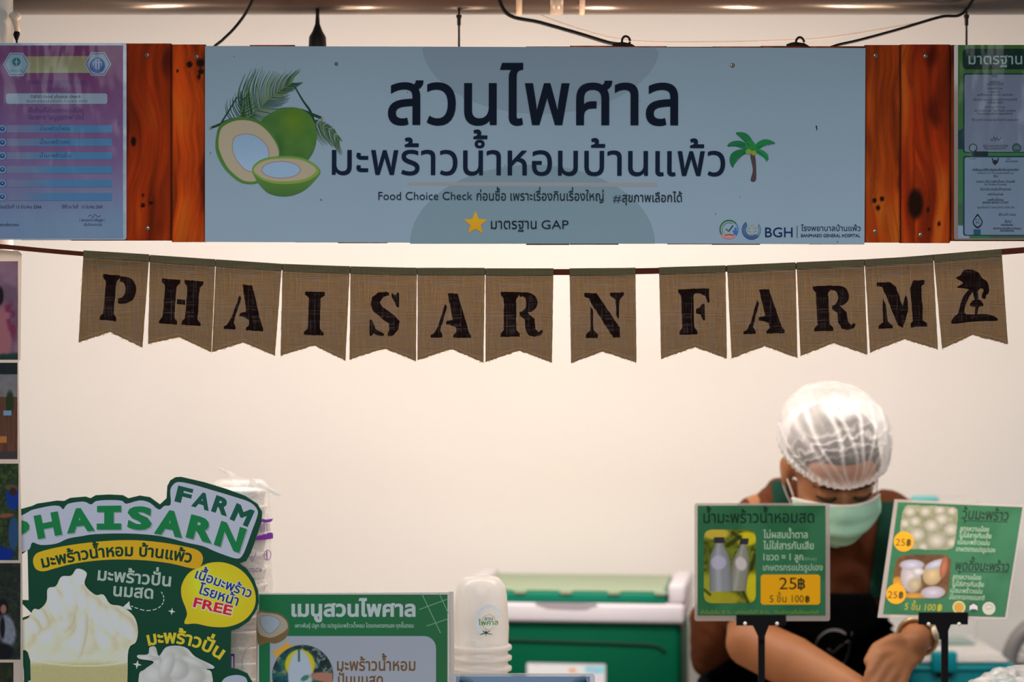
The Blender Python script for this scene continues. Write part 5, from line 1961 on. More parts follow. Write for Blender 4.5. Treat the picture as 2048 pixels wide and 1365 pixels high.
def qa(pts): return Z(pts, 1370, 980, ZA)


p.text('น้ำมะพร้าวน้ำหอมสด', *qa([(178, 325)])[0], 33, (16, 38, 26), w=222, off=.016, ang=-.2)
WH = (138, 164, 142)
p.text('ไม่ผสมน้ำตาล', *qa([(762, 472)])[0], 20, WH, w=89, off=.012)
p.text('ไม่ใส่สารกันเสีย', *qa([(762, 580)])[0], 20, WH, w=101, off=.012)
p.text('1ขวด = 1 ลูก', *qa([(765, 688)])[0], 19, WH, w=79, off=.012)
p.text('(350 มล.)', *qa([(1155, 688)])[0], 8, (110, 144, 116), w=26)
p.text('เกษตรกรแปรรูปเอง', *qa([(762, 788)])[0], 18, WH, w=119, off=.006)
box_px = (*qa([(738, 828)])[0], *qa([(1318, 1122)])[0])
p.rrect(*box_px, 6, (190, 138, 8))
p.text('25', *qa([(918, 972)])[0], 34, (40, 38, 14), w=35, off=.002)
p.text('฿', *qa([(1098, 972)])[0], 30, (40, 38, 14), w=15, off=.02)
p.text('5 ชิ้น 100', *qa([(825, 1098)])[0], 20, (58, 52, 14), w=68, off=.004)
p.text('฿', *qa([(1172, 1098)])[0], 17, (40, 38, 14), w=9, off=.03)
p.text('เก็บในตู้เย็น 20 วัน / แช่ช่องแข็งได้ 30 วัน / เปิดแล้วควรดื่มให้หมดทันที', *qa([(150, 1212)])[0], 10, (104, 126, 34), w=236, res=2)
# bottle photograph
pr = rr(*qa([(182, 388)])[0], *qa([(692, 1110)])[0], 15, 5)


def bott(X, Y):
    n, n2 = noise(X, Y, 16, 101), noise(X, Y, 7, 105)
    img = np.stack([50 + 60 * n, 62 + 56 * n, 14 + 14 * n2], -1)
    img = over(img, sst(.56, .66, n2) * .6, (34, 44, 10))
    for (cx, cy, rx, ry, c) in ((1432, 1068, 26, 12, (168, 148, 52)), (1494, 1078, 22, 14, (176, 168, 20)), (1418, 1190, 26, 40, (126, 134, 34)), (1505, 1175, 14, 30, (172, 164, 18)), (1440, 1198, 40, 16, (132, 130, 28))):
        m, d = ell(X, Y, cx, cy, rx, ry, 0, .25)
        img = over(img, m * .9, c)
    for (x0, y0, x1, y1, w) in ((1455, 1092, 1480, 1075, 5), (1486, 1184, 1496, 1206, 3), (1408, 1180, 1420, 1190, 3), (1466, 1066, 1478, 1076, 5), (1502, 1140, 1510, 1110, 4)):
        L2 = (x1 - x0) ** 2 + (y1 - y0) ** 2
        t = np.clip(((X - x0) * (x1 - x0) + (Y - y0) * (y1 - y0)) / L2, 0, 1)
        d = np.hypot(X - x0 - t * (x1 - x0), Y - y0 - t * (y1 - y0))
        img = over(img, (1 - sst(w * .2, w * 1.5, d)) * .75, (26, 32, 8))

    def bottle(img, cx, ytop, ybot, hw, lean, body):
        t = (Y - ytop) / (ybot - ytop)
        c = cx + lean * t
        wv = np.interp(t, [0, .10, .13, .2, .32, .45, 1.0], [.46, .5, .34, .52, .82, .95, 1.05]) * hw
        m = (1 - sst(wv - 1.2, wv + 1.0, np.abs(X - c))) * (t > 0) * (t < 1.0)
        u = (X - c) / np.maximum(wv, 1)
        col = np.zeros(X.shape + (3,)) + np.array(body, float)
        col = col + (np.exp(-((u + .2) / .25) ** 2) * 18)[..., None] * np.array([.9, 1.0, 1.15]) - (np.abs(u) ** 4 * 26)[..., None]
        img = over(img, m, col)
        img = over(img, m * (t < .11), (38, 38, 42))
        return img
    img = bottle(img, 1489, 1078, 1183, 18, -16, (112, 114, 104))
    m, _ = ell(X, Y, 1482, 1128, 11, 14, -20, .2)
    img = over(img, m, (164, 160, 164))
    img = bottle(img, 1438, 1075, 1184, 22, 4, (112, 118, 122))
    m, _ = ell(X, Y, 1437, 1126, 15, 14, 0, .2)
    img = over(img, m * .8, (150, 150, 172))
    return img, inside(pr, X, Y)


p.image(*qa([(178, 384)])[0], *qa([(696, 1114)])[0], 1.2, bott)
p.build('printed_face', pb1, LAMFLAT)
clip(pb1, frontal(PBY - .004), 1473, 1572, 1231, 1252, 1523, 6.5, ((1490, 1248), (1554, 1248)))
x, y = pbase(1523, pb1)
box_obj('stand_rod', x - .0053, x + .0053, y - .0045, y + .0045, COUNTER_Z + .002, P(0, 1240, PBY).z, black_plastic, pb1, bevel=.001)

# right board
U = Vector((249, -85, -10))
Vd = Vector((-33, -68, -222))
nrm = U.cross(Vd)
if nrm.y > 0: nrm = -nrm
S2 = Sheet(P(1885, 1238, PBY), nrm)
pb2 = empty('price_board', (P(1885, 0, PBY).x, PBY, COUNTER_Z), 'tilted green price board showing white jellies and pudding cups, right of the two', 'price sign')
slab('laminate', S2, [(1789, 999), (2049, 1010), (2014, 1240), (1755, 1236)], .0015, LAMB, pb2)
p = Print(S2, h0=.0004)
quad = [(1796, 1005), (2045, 1015), (2010, 1235), (1766, 1229)]
p.image(0, 0, 260, 230, 7, lambda X, Y: g1(X + 1400, Y + 1010), quad=quad)


def W(u, v):
    """board coordinates (0..1) -> image"""
    q = np.array(quad, float)
    r = q[0] * (1 - u) * (1 - v) + q[1] * u * (1 - v) + q[2] * u * v + q[3] * (1 - u) * v
    return tuple(r)


ZR = 1502 / 308
def qr(pts): return Z(pts, 1740, 980, ZR)


EY = (0.15, -1.0)
p.text('วุ้นมะพร้าว', *qr([(893, 285)])[0], 30, (16, 32, 22), w=93, off=.016, ang=2.4, ey=EY)
p.line(qr([(918, 302), (1345, 318)]), 1.6, (16, 32, 22))
p.text('พุดดิ้งมะพร้าว', *qr([(826, 785)])[0], 27, (16, 32, 22), w=108, off=.016, ang=1.5, ey=EY)
p.line(qr([(850, 800), (1350, 808)]), 1.6, (16, 32, 22))
for (x, y, w, s_) in ((875, 402, 58, 'สูตรหวานน้อย'), (865, 466, 65, 'ไม่ใส่สารกันเสีย'), (852, 532, 64, 'เนื้อมะพร้าวแน่น'), (838, 600, 78, 'เกษตรกรแปรรูปเอง'),
                      (803, 872, 57, 'สูตรหวานน้อย'), (795, 940, 64, 'ไม่ใส่สารกันเสีย'), (780, 1005, 64, 'เนื้อมะพร้าวแน่น'), (772, 1068, 70, 'มีใยอาหารจากธรรมชาติ')):
    p.text(s_, *qr([(x, y)])[0], 13.5, (140, 160, 138), w=w, off=.006, ang=2, ey=EY, res=2)
p.text('5 ชิ้น 100', *qr([(335, 1172)])[0], 19, (150, 140, 26), w=62, off=.004, ang=2, ey=EY)
p.text('฿', *qr([(655, 1184)])[0], 18, (150, 140, 26), w=9, off=.03, ang=2, ey=EY)
for cx, cy, c1_, c2_, r in ((868, 1150, (176, 162, 108), (160, 124, 40), 63), (1010, 1152, (20, 66, 48), (172, 166, 170), 50), (1160, 1160, (160, 162, 150), (136, 126, 116), 64)):
    (a, b), = qr([(cx, cy)])
    p.disc(a, b, r / ZR, r / ZR, c1_, 20)
    if cx == 868:
        p.disc(a, b, r * .78 / ZR, r * .78 / ZR, (150, 130, 66), 20)
        p.poly([(a, b - 9), (a + 5, b), (a + 3, b + 6), (a - 3, b + 6), (a - 5, b)], (176, 120, 20))
    elif cx == 1010:
        p.poly([(a - 8, b + 6), (a - 8, b - 3), (a, b - 8), (a + 8, b - 3), (a + 8, b + 6), (a + 4, b + 3), (a - 4, b + 3)], c2_)
    else:
        p.arc(a, b, 8, 190, 350, 1.5, c2_)
        p.line([(a - 7, b + 2), (a + 7, b)], 1.4, c2_)
# jelly photo
pj = [q for q in qr(smooth2([(400, 150), (780, 165), (850, 190), (860, 250), (835, 500), (800, 575), (700, 590), (330, 580), (285, 540), (290, 400), (310, 240), (340, 170)], 4))]


def jelly(X, Y):
    n = noise(X, Y, 10, 111)
    img = np.stack([92 + 40 * n, 96 + 40 * n, 72 + 36 * n], -1)
    for k, (cx, cy, r) in enumerate(((390, 215, 60), (540, 215, 60), (680, 200, 60), (800, 210, 50), (340, 330, 55), (440, 310, 60), (700, 290, 70), (600, 350, 75), (790, 390, 75), (330, 480, 50), (460, 440, 80), (650, 500, 95), (800, 520, 60), (520, 560, 50))):
        (a, b), = qr([(cx, cy)])
        m, d = ell(X, Y, a, b, r / ZR, r / ZR * .85, 0, .25)
        k_ = np.clip(1 - d, 0, 1)[..., None]
        img = img * (1 - m[..., None]) + (np.array([118, 116, 104.]) + k_ * 44) * m[..., None]
    return img, inside(pj, X, Y)


p.image(*qr([(283, 145)])[0], *qr([(862, 595)])[0], 1.3, jelly)
pp = [q for q in qr(smooth2([(330, 640), (700, 632), (775, 660), (790, 720), (770, 950), (740, 1040), (640, 1065), (300, 1055), (235, 1000), (225, 880), (250, 720)], 4))]


def pudd(X, Y):
    n = noise(X, Y, 14, 121)
    img = np.stack([54 + 50 * n, 34 + 34 * n, 16 + 14 * n], -1)
    def e(cx, cy, rx, ry, rot, c, soft=.12, op=1.0):
        nonlocal img
        (a, b), = qr([(cx, cy)])
        m, d = ell(X, Y, a, b, rx / ZR, ry / ZR, rot, soft)
        sh = np.clip(1.08 - d * .25, 0, 1.2)[..., None]
        img = img * (1 - m[..., None] * op) + np.array(c, float) * sh * m[..., None] * op
    e(270, 930, 80, 80, 0, (168, 118, 34))
    e(430, 1040, 140, 34, 0, (160, 112, 40))
    e(610, 830, 95, 110, 30, (158, 140, 104))
    e(640, 730, 110, 40, -20, (150, 152, 164))
    e(720, 760, 36, 110, 10, (140, 84, 58))
    e(400, 860, 100, 150, -6, (158, 152, 156))
    e(440, 930, 70, 70, 0, (150, 136, 104), .4, .8)
    e(410, 735, 120, 52, 0, (150, 150, 164))
    e(470, 800, 60, 40, 0, (170, 168, 170), .3)
    e(615, 1005, 120, 62, -3, (156, 150, 162))
    return img, inside(pp, X, Y)


p.image(*qr([(220, 628)])[0], *qr([(795, 1068)])[0], 1.3, pudd)
for cx, cy in ((330, 508), (255, 1020)):
    (a, b), = qr([(cx, cy)])
    p.disc(a, b, 20, 20, (194, 134, 10), 28)
    p.text('25', a - 17, b + 8, 20, (44, 38, 14), w=19, ang=2, ey=(0.1, -1))
    p.text('฿', a + 5, b + 8.4, 18, (44, 38, 14), w=9, off=.03, ang=2, ey=(0.1, -1))
p.build('printed_face', pb2, LAMFLAT)
clip(pb2, frontal(PBY - .016), 1838, 1936, 1226, 1250, 1886, 6.5, ((1857, 1249), (1918, 1249)))
x, y = pbase(1885, pb2)
box_obj('stand_rod', x - .0053, x + .0053, y - .0045 - .02, y + .0045 - .02, COUNTER_Z + .002, P(0, 1246, PBY).z, black_plastic, pb2, bevel=.001)
# clear bag on the counter at right
rng = np.random.RandomState(12)
gbx = P(2010, 0, .2).x
bag2 = empty('plastic_bag', (gbx, 0.2, COUNTER_Z), 'crumpled clear plastic bag on the counter at lower right', 'plastic bag')
bm = bmesh.new()
bmesh.ops.create_icosphere(bm, subdivisions=6, radius=1)
hb_ = P(0, 1334, .2).z - COUNTER_Z
for v in bm.verts:
    d = v.co.copy()
    f = 1.0
    for k, (s_, am) in enumerate(((3, .12), (6, .08), (13, .035), (25, .014))):
        a = rng.RandomState if False else None
        f += am * abs(math.sin(d.x * s_ + 1.7 * k) + math.sin(d.y * s_ * 1.2 + 2.1 * k) + math.sin(d.z * s_ * .9 - k + d.x * 3)) - am
    v.co = Vector((gbx + .008 + d.x * .085 * f, 0.2 + d.y * .08 * f, max(COUNTER_Z + .001, COUNTER_Z + (d.z * f * .5 + .45) * hb_ * 1.02)))
from_bm('bag_film', bm, mat('crinkled_film', (0.88, 0.86, 0.84), 0.12, spec=.8, alpha=.45, coat=.8, bump=.5, bscale=90), bag2, True)
bun = empty('bread_roll', (gbx - .045, .2, COUNTER_Z), 'orange-brown wrapped snack inside the clear plastic bag', 'snack')
bm = bmesh.new()
bmesh.ops.create_uvsphere(bm, u_segments=24, v_segments=14, radius=1, matrix=Matrix.Translation((gbx - .03, .2, COUNTER_Z + .037)) @ Matrix.Diagonal((.05, .04, .036, 1)))
from_bm('snack_body', bm, mat('snack_orange', (0.75, 0.42, 0.16), .5, noise=.1), bun, True)

#@@WOMAN
# ------------------------------------------------------------------ person


def ball(bm, c, r, rot=None):
    r = (r, r, r) if isinstance(r, (int, float)) else r
    M = Matrix.Translation(Vector(c))
    if rot is not None: M = M @ rot.to_4x4()
    bmesh.ops.create_uvsphere(bm, u_segments=24, v_segments=14, radius=1, matrix=M @ Matrix.Diagonal((*r, 1)))


def limb(bm, pts, rs, n=10):
    """chain of overlapping balls and tapering tubes"""
    pts = [Vector(p) for p in pts]
    for i in range(len(pts) - 1):
        tube(bm, [pts[i], pts[i + 1]], [rs[i], rs[i + 1]], 20)
    for q, r in zip(pts, rs): ball(bm, q, r)


def remesh(bm, voxel, smooth_it=6, name='tmp', disp=None):
    me = bpy.data.meshes.new(name)
    bm.to_mesh(me)
    bm.free()
    o = bpy.data.objects.new(name, me)
    COL.objects.link(o)
    m = o.modifiers.new('r', 'REMESH')
    m.mode = 'VOXEL'
    m.voxel_size = voxel
    m = o.modifiers.new('s', 'SMOOTH')
    m.iterations = smooth_it
    m.factor = .6
    bpy.context.view_layer.update()
    out = bpy.data.meshes.new_from_object(o.evaluated_get(bpy.context.evaluated_depsgraph_get()))
    bpy.data.objects.remove(o)
    out.polygons.foreach_set('use_smooth', [True] * len(out.polygons))
    return out


PXX = P(1600, 0, .75).x
per = empty('person', (P(1590, 0, .95).x, .95, 0), 'person in white hair net, mint mask and dark apron leaning over the counter', 'person')
skin = mat('skin', (0.35, 0.142, 0.058), 0.5, spec=.3, noise=.05, nscale=30, sss=.08)
# head frame
tilt = math.radians(32)
yaw = math.radians(7)
roll = math.radians(-2)
HC = P(1666, 929, .50)
Rm = Matrix.Rotation(yaw, 3, 'Z') @ Matrix.Rotation(roll, 3, 'Y') @ Matrix.Rotation(tilt, 3, 'X')   # local: x right, -y forward, z up


def H(x, f, u): return HC + Rm @ Vector((x, -f, u))


bm = bmesh.new()
ball(bm, H(0, -.012, .018), (.076, .090, .080), Rm)          # cranium
ball(bm, H(0, .030, -.030), (.064, .062, .085), Rm)          # face
ball(bm, H(0, .040, -.082), (.040, .044, .036), Rm)          # jaw
ball(bm, H(0, .062, -.100), (.022, .020, .018), Rm)          # chin
ball(bm, H(0, .056, .022), (.060, .030, .036), Rm)           # forehead
for s in (-1, 1):
    ball(bm, H(s * .040, .062, -.045), (.026, .026, .024), Rm)      # cheek
    ball(bm, H(s * .030, .080, .014), (.023, .010, .007), Rm)       # brow ridge
    ball(bm, H(s * .031, .080, -.004), (.0155, .013, .009), Rm)    # eyelid
    ball(bm, H(s * .078, -.008, -.018), (.010, .018, .031), Rm)     # ear
    ball(bm, H(s * .084, -.016, -.008), (.006, .012, .018), Rm)
    ball(bm, H(s * .012, .096, -.050), (.008, .010, .007), Rm)      # nostril wing
limb(bm, [H(0, .088, -.008), H(0, .098, -.030), H(0, .110, -.046)], [.009, .010, .0115])
ball(bm, H(0, .092, -.073), (.022, .010, .006), Rm)          # lips
ball(bm, H(0, .090, -.083), (.019, .010, .006), Rm)
NB = P(1652, 1068, .66)
limb(bm, [H(0, -.02, -.06), (H(0, -.02, -.06) + NB) / 2 + Vector((0, -.005, -.005)), NB], [.052, .050, .058])
# torso
SL, SR = P(1520, 1042, .63), P(1776, 1050, .64)
chest = P(1640, 1140, .70)
belly = Vector((P(1610, 0, .80).x, .83, 1.02))
pelv = Vector((P(1600, 0, .9).x, .92, .90))
limb(bm, [SL, NB, SR], [.048, .060, .046])
ball(bm, chest, (.135, .095, .12))
ball(bm, belly, (.125, .10, .13))
ball(bm, pelv, (.155, .11, .11))
for s in (-1, 1):
    hip = pelv + Vector((s * .085, .0, -.05))
    knee = Vector((hip.x + s * .01, .90, .48))
    ank = Vector((knee.x, .96, .09))
    limb(bm, [hip, knee, ank], [.085, .055, .036])
    limb(bm, [ank, ank + Vector((0, -.05, -.045)), ank + Vector((0, -.14, -.06))], [.036, .034, .024])
# arms
EL, WL = P(1502, 1286, .50), P(1742, 1402, .37)
HLc = P(1800, 1415, .36)
limb(bm, [SL, (SL + EL) / 2, EL], [.048, .046, .043])
limb(bm, [EL, EL.lerp(WL, .35), WL], [.044, .046, .027])
ER, WR = P(1890, 1180, .62), P(1826, 1290, .40)
limb(bm, [SR, (SR + ER) / 2, ER], [.046, .043, .038])
limb(bm, [ER, ER.lerp(WR, .4), WR], [.039, .040, .025])


def hand(bm, wrist, knuck, spread, curl, up, size=1.0, thumb=1):
    """palm from wrist to knuckle line; spread: unit vector across; curl: direction the fingers bend to"""
    ax = (knuck - wrist).normalized()
    sp = (spread - ax * spread.dot(ax)).normalized()
    nn = ax.cross(sp).normalized()
    if nn.dot(up) < 0: nn = -nn
    L = (knuck - wrist).length
    for k in range(4):
        t = (k - 1.5) * .0185 * size
        kp = knuck + sp * t + ax * (-.004 * abs(k - 1.3)) * size
        limb(bm, [wrist + sp * t * .6, wrist.lerp(kp, .55), kp], [.0135 * size, .0125 * size, .0105 * size])
        ln = (.040, .045, .042, .033)[k] * size
        d1 = (ax + curl * .55).normalized()
        d2 = (ax * .4 + curl).normalized()
        d3 = (curl - ax * .15).normalized()
        a = kp + d1 * ln
        b = a + d2 * ln * .62
        c = b + d3 * ln * .5
        limb(bm, [kp, a, b, c], [.0102 * size, .0088 * size, .0080 * size, .0068 * size])
    ball(bm, wrist.lerp(knuck, .5), (.026 * size, .026 * size, .014 * size), Matrix((sp, ax, nn)).transposed())
    tb_ = wrist.lerp(knuck, .25) + sp * .026 * thumb * size
    a = tb_ + (ax * .8 + sp * thumb * .55 + curl * .3).normalized() * .034 * size
    b = a + (ax * 1.0 + curl * .4).normalized() * .027 * size
    limb(bm, [wrist.lerp(knuck, .1) + sp * .012 * thumb, tb_, a, b], [.015 * size, .0145 * size, .0112 * size, .0088 * size])


KR = P(1778, 1342, .36)
hand(bm, WR.lerp(KR, .12), KR, Vector((-.75, -.2, .3)), Vector((-.15, .25, -.95)).normalized(), Vector((.3, -.6, .6)), 1.02, thumb=1)
KL = P(1812, 1420, .34)
hand(bm, WL.lerp(KL, .08), KL, Vector((.1, .7, .45)), Vector((.35, .2, -.9)).normalized(), Vector((0, -.5, .8)), 1.0, thumb=1)
body = remesh(bm, .0042, 5)
bvh_body = BVHTree.FromPolygons([v.co for v in body.vertices], [tuple(f.vertices) for f in body.polygons])
link('body', body, per, skin)

# shirt: torso and sleeves
bm = bmesh.new()
limb(bm, [SL + Vector((0, .004, -.004)), NB + Vector((0, .0, -.026)), SR + Vector((0, .004, -.004))], [.059, .064, .056])
ball(bm, P(1566, 1012, .645), .050)
ball(bm, P(1772, 1026, .65), .044)
ball(bm, P(1662, 1165, .655), (.09, .05, .06))
ball(bm, chest, (.152, .108, .13))
ball(bm, belly + Vector((-.01, 0, 0)), (.165, .115, .15))
ball(bm, pelv, (.178, .13, .13))
EM = SL.lerp(EL, .62)
limb(bm, [SL, SL.lerp(EL, .3), EM + Vector((-.01, 0, 0))], [.058, .061, .062])
EM2 = SR.lerp(ER, .72)
limb(bm, [SR, SR.lerp(ER, .3), EM2], [.056, .056, .056])
limb(bm, [P(1478, 1180, .66), P(1440, 1262, .70), P(1425, 1310, .72)], [.05, .052, .04])
shirt = remesh(bm, .005, 5)
rs = np.random.RandomState(2)
co = np.zeros(len(shirt.vertices) * 3)
shirt.vertices.foreach_get('co', co)
co = co.reshape(-1, 3)
nr = np.array([v.normal[:] for v in shirt.vertices])
d = (noise(co[:, 0] * 900 + co[:, 2] * 420, co[:, 2] * 520 - co[:, 0] * 200, 46, 5, 3) - .42) * .030
d += (noise(co[:, 0] * 600 - co[:, 2] * 700, co[:, 1] * 700, 60, 15, 2) - .5) * .016
co = co + nr * d[:, None]
shirt.vertices.foreach_set('co', co.ravel())
shirt.update()
shirt_m = mat('brown_shirt', (0.105, 0.03, 0.010), 0.8, spec=.15, noise=.08, nscale=12, bump=.15, bscale=200)
link('shirt', shirt, per, shirt_m)
bvh = BVHTree.FromPolygons([Vector(c) for c in co], [tuple(f.vertices) for f in shirt.polygons])
camp = Vector((0, -DC, ZC))


def onto(px, py, off, trees, default_y=.7):
    d = Vector(((px - 1024) / F, 1, -(py - 682.5) / F)).normalized()
    best = None
    for t in trees:
        r = t.ray_cast(camp, d)
        if r[0] is not None and (best is None or r[3] < best[1]): best = (r[0], r[3])
    return (best[0] if best else camp + d * (default_y + DC)) - d * off


def drape(name, fn_uv, nu, nv, off, trees, m, thick=.003, sm=3, default_y=.7, label=None, parent=None):
    G = [[onto(*fn_uv(i / (nu - 1), j / (nv - 1)), off, trees, default_y) for i in range(nu)] for j in range(nv)]
    for _ in range(sm):
        G2 = [r[:] for r in G]
        for j in range(nv):
            for i in range(nu):
                nb = [G[jj][ii] for jj, ii in ((j - 1, i), (j + 1, i), (j, i - 1), (j, i + 1)) if 0 <= jj < nv and 0 <= ii < nu]
                av = sum((q.y for q in nb)) / len(nb)
                G2[j][i] = Vector((G[j][i].x, min(G[j][i].y, .35 * G[j][i].y + .65 * av), G[j][i].z))
        G = G2
    bm = bmesh.new()
    vs = [[bm.verts.new(q) for q in r] for r in G]
    for j in range(nv - 1):
        for i in range(nu - 1):
            bm.faces.new((vs[j][i], vs[j + 1][i], vs[j + 1][i + 1], vs[j][i + 1]))
    vb = [[bm.verts.new(q + Vector((0, thick, 0))) for q in r] for r in G]
    for j in range(nv - 1):
        for i in range(nu - 1):
            bm.faces.new((vb[j][i], vb[j][i + 1], vb[j + 1][i + 1], vb[j + 1][i]))
    rim = [(0, i) for i in range(nu)] + [(j, nu - 1) for j in range(1, nv)] + [(nv - 1, i) for i in range(nu - 2, -1, -1)] + [(j, 0) for j in range(nv - 2, 0, -1)]
    for (a, b), (c, d) in zip(rim, rim[1:] + rim[:1]):
        bm.faces.new((vs[a][b], vs[c][d], vb[c][d], vb[a][b]))
    bmesh.ops.recalc_face_normals(bm, faces=bm.faces)
    return from_bm(name, bm, m, parent or per, True, label)


apron_m = mat('black_apron', (0.0045, 0.0045, 0.005), 0.85, spec=.06)
green_m = mat('dark_green_strap', (0.006, 0.045, 0.028), 0.8, spec=.15)
lft = lambda v: np.interp(v, [0, .25, .5, .7, 1], [1606, 1575, 1480, 1396, 1382])
rgt = lambda v: np.interp(v, [0, .3, .5, 1], [1742, 1782, 1802, 1800])
drape('apron', lambda u, v: (lft(v) + (rgt(v) - lft(v)) * u, 1188 + v * 240), 40, 40, .008, [bvh], apron_m, .003, 4, .74, 'black apron')
ap = bpy.data.objects['apron'] if 'apron' in bpy.data.objects else None
drape('apron_strap', lambda u, v: (1590 + (1558 - 1590) * (1 - v) + (u - .5) * 34, 962 + v * 238), 6, 30, .006, [bvh], green_m, .003, 2, .66, 'dark green apron strap')
drape('apron_strap', lambda u, v: (1752 + (1776 - 1752) * (1 - v) + (u - .5) * 30, 1004 + v * 196), 6, 30, .006, [bvh], green_m, .003, 2, .66, 'dark green apron strap')
# apron emblem: ring and tick
me = ap.data
apt = BVHTree.FromPolygons([v.co + ap.location + per.location for v in me.vertices], [tuple(f.vertices) for f in me.polygons])


def stroke(bm, pts, w):
    pts = [onto(a, b, .002, [apt], .7) for a, b in pts]
    tube(bm, pts, w, 6, flat=.3)


bm = bmesh.new()
ring = [(1668 + 38 * math.cos(math.radians(a)), 1300 + 40 * math.sin(math.radians(a))) for a in range(196, 312, 7)]
stroke(bm, ring, .0034)
stroke(bm, [(1704, 1266), (1699, 1290), (1697, 1305), (1690, 1322), (1679, 1345)], .0022)
stroke(bm, [(1656, 1298), (1666, 1306), (1682, 1292), (1697, 1282)], .0034)
from_bm('apron_emblem', bm, mat('emblem_white', (0.42, 0.40, 0.40), .7), ap, True, 'white ring and tick emblem')
o = bpy.data.objects['apron_emblem']
o.location = -(ap.location + per.location)

# watch
ax = (WR - ER).normalized()
wc = WR.lerp(ER, .13)
s1 = ax.cross(Vector((0, 1, 0))).normalized()
s2 = ax.cross(s1).normalized()
bm = bmesh.new()
tube(bm, [wc + (s1 * math.cos(a) + s2 * math.sin(a)) * .0325 for a in [2 * math.pi * k / 40 for k in range(41)]], .0042, 8, cap=False)
gold = mat('watch_gold', (0.62, 0.46, 0.24), .3, metal=.8)
wt = from_bm('watch', bm, gold, per, True, 'slim gold wristwatch')
fd = (Vector((.55, -.8, .1)) - ax * Vector((.55, -.8, .1)).dot(ax)).normalized()
bm = bmesh.new()
tube(bm, [wc + fd * .031, wc + fd * .037], [.0125, .0118], 20)
from_bm('watch_face', bm, mat('watch_pearl', (0.75, 0.66, 0.5), .25, spec=.5), wt, True)
bpy.data.objects['watch_face'].location = -(wt.location + per.location)

# brows and lashes
dark_hair = mat('dark_hair', (0.022, 0.013, 0.011), .55, spec=.3, bump=.4, bscale=120)
for s in (-1, 1):
    b = [H(s * .012, .0925, .012), H(s * .026, .0925, .016), H(s * .040, .087, .015), H(s * .054, .074, .008)]
    bm = bmesh.new()
    tube(bm, smooth_path(b, 4), [.0022, .0028, .003, .0032, .0034, .0034, .0032, .003, .0026, .0022, .0018, .0012, .0008], 8)
    from_bm('eyebrow', bm, dark_hair, per, True)
    l = [H(s * .015, .0900, -.007), H(s * .031, .0945, -.010), H(s * .048, .082, -.006)]
    bm = bmesh.new()
    tube(bm, smooth_path(l, 4), .0020, 6)
    from_bm('eyelashes', bm, dark_hair, per, True)
# hair
bm = bmesh.new()
ball(bm, H(0, -.018, .022), (.078, .088, .077), Rm)
ball(bm, H(0, -.008, .048), (.074, .084, .052), Rm)
ball(bm, H(0, -.060, .025), (.050, .046, .046), Rm)
for s in (-1, 1): ball(bm, H(s * .048, .0, .028), (.028, .05, .04), Rm)
hm = remesh(bm, .005, 4)
hair = link('hair', hm, per, dark_hair)
# mask
mask_m = mat('mask_mint', (0.60, 0.92, 0.74), .75, spec=.1, bump=.1, bscale=150)
bm = bmesh.new()
NU, NV = 33, 29
G = []
for j in range(NV):
    v = j / (NV - 1)
    row = []
    for i in range(NU):
        u = i / (NU - 1) * 2 - 1
        wv = .0775 * (1 - .42 * max(0, v - .35) ** 1.3 / .57)
        x = u * wv
        uu = -.008 - v * .112
        fmid = np.interp(v, [0, .2, .45, .7, 1], [.108, .126, .133, .118, .080])
        f = fmid - (abs(u) ** 2.0) * (.069 + .01 * v) 
        f += .0022 * math.sin(v * 19) * (1 - u * u)
        row.append(bm.verts.new(H(x, f, uu - (.030 * (1 - v) - .012 * v) * abs(u) ** 2)))
    G.append(row)
for j in range(NV - 1):
    for i in range(NU - 1):
        bm.faces.new((G[j][i], G[j][i + 1], G[j + 1][i + 1], G[j + 1][i]))
bmesh.ops.solidify(bm, geom=bm.faces[:], thickness=.0015)
bmesh.ops.recalc_face_normals(bm, faces=bm.faces)
mk = from_bm('face_mask', bm, mask_m, per, True, 'mint green face mask')
bm = bmesh.new()
tube(bm, [H(-.077 + .154 * k / 20, np.interp(abs(k / 10 - 1), [0, 1], [.1085, .034]) - .0 + .0 if False else .1095 - (abs(k / 10 - 1) ** 2) * .070, -.011 - .030 * abs(k / 10 - 1) ** 2) for k in range(21)], .0035, 8, flat=.6)
for s in (-1, 1):
    tube(bm, smooth_path([H(s * .073, .034, -.041), H(s * .080, .008, -.022), H(s * .088, -.022, .006)], 5), .0013, 6)
    tube(bm, smooth_path([H(s * .060, .018, -.090), H(s * .078, -.0, -.055), H(s * .088, -.022, -.02)], 5), .0013, 6)
o = from_bm('mask_band', bm, mat('mask_white', (0.72, 0.66, 0.60), .8), mk, True, 'white top band and ear loops')
o.location = -(mk.location + per.location)
# hair net
net_m = bpy.data.materials.new('hair_net')
net_m.use_nodes = True
nt = net_m.node_tree
b = nt.nodes['Principled BSDF']
b.inputs['Base Color'].default_value = (0.88, 0.86, 0.85, 1)
b.inputs['Roughness'].default_value = .8
at = nt.nodes.new('ShaderNodeAttribute')
at.attribute_name = 'dens'
tr = nt.nodes.new('ShaderNodeBsdfTransparent')
ts = nt.nodes.new('ShaderNodeBsdfTranslucent')
ts.inputs[0].default_value = (0.85, 0.82, 0.8, 1)
m1 = nt.nodes.new('ShaderNodeMixShader')
m1.inputs[0].default_value = .3
m2 = nt.nodes.new('ShaderNodeMixShader')
nt.links.new(b.outputs[0], m1.inputs[1])
nt.links.new(ts.outputs[0], m1.inputs[2])
nt.links.new(at.outputs['Fac'], m2.inputs[0])
nt.links.new(tr.outputs[0], m2.inputs[1])
nt.links.new(m1.outputs[0], m2.inputs[2])
nt.links.new(m2.outputs[0], nt.nodes['Material Output'].inputs['Surface'])
NA, NR = 420, 110
V, fcs, dens = [], [], []
cN = (0, -.010, .016)      # centre in head frame
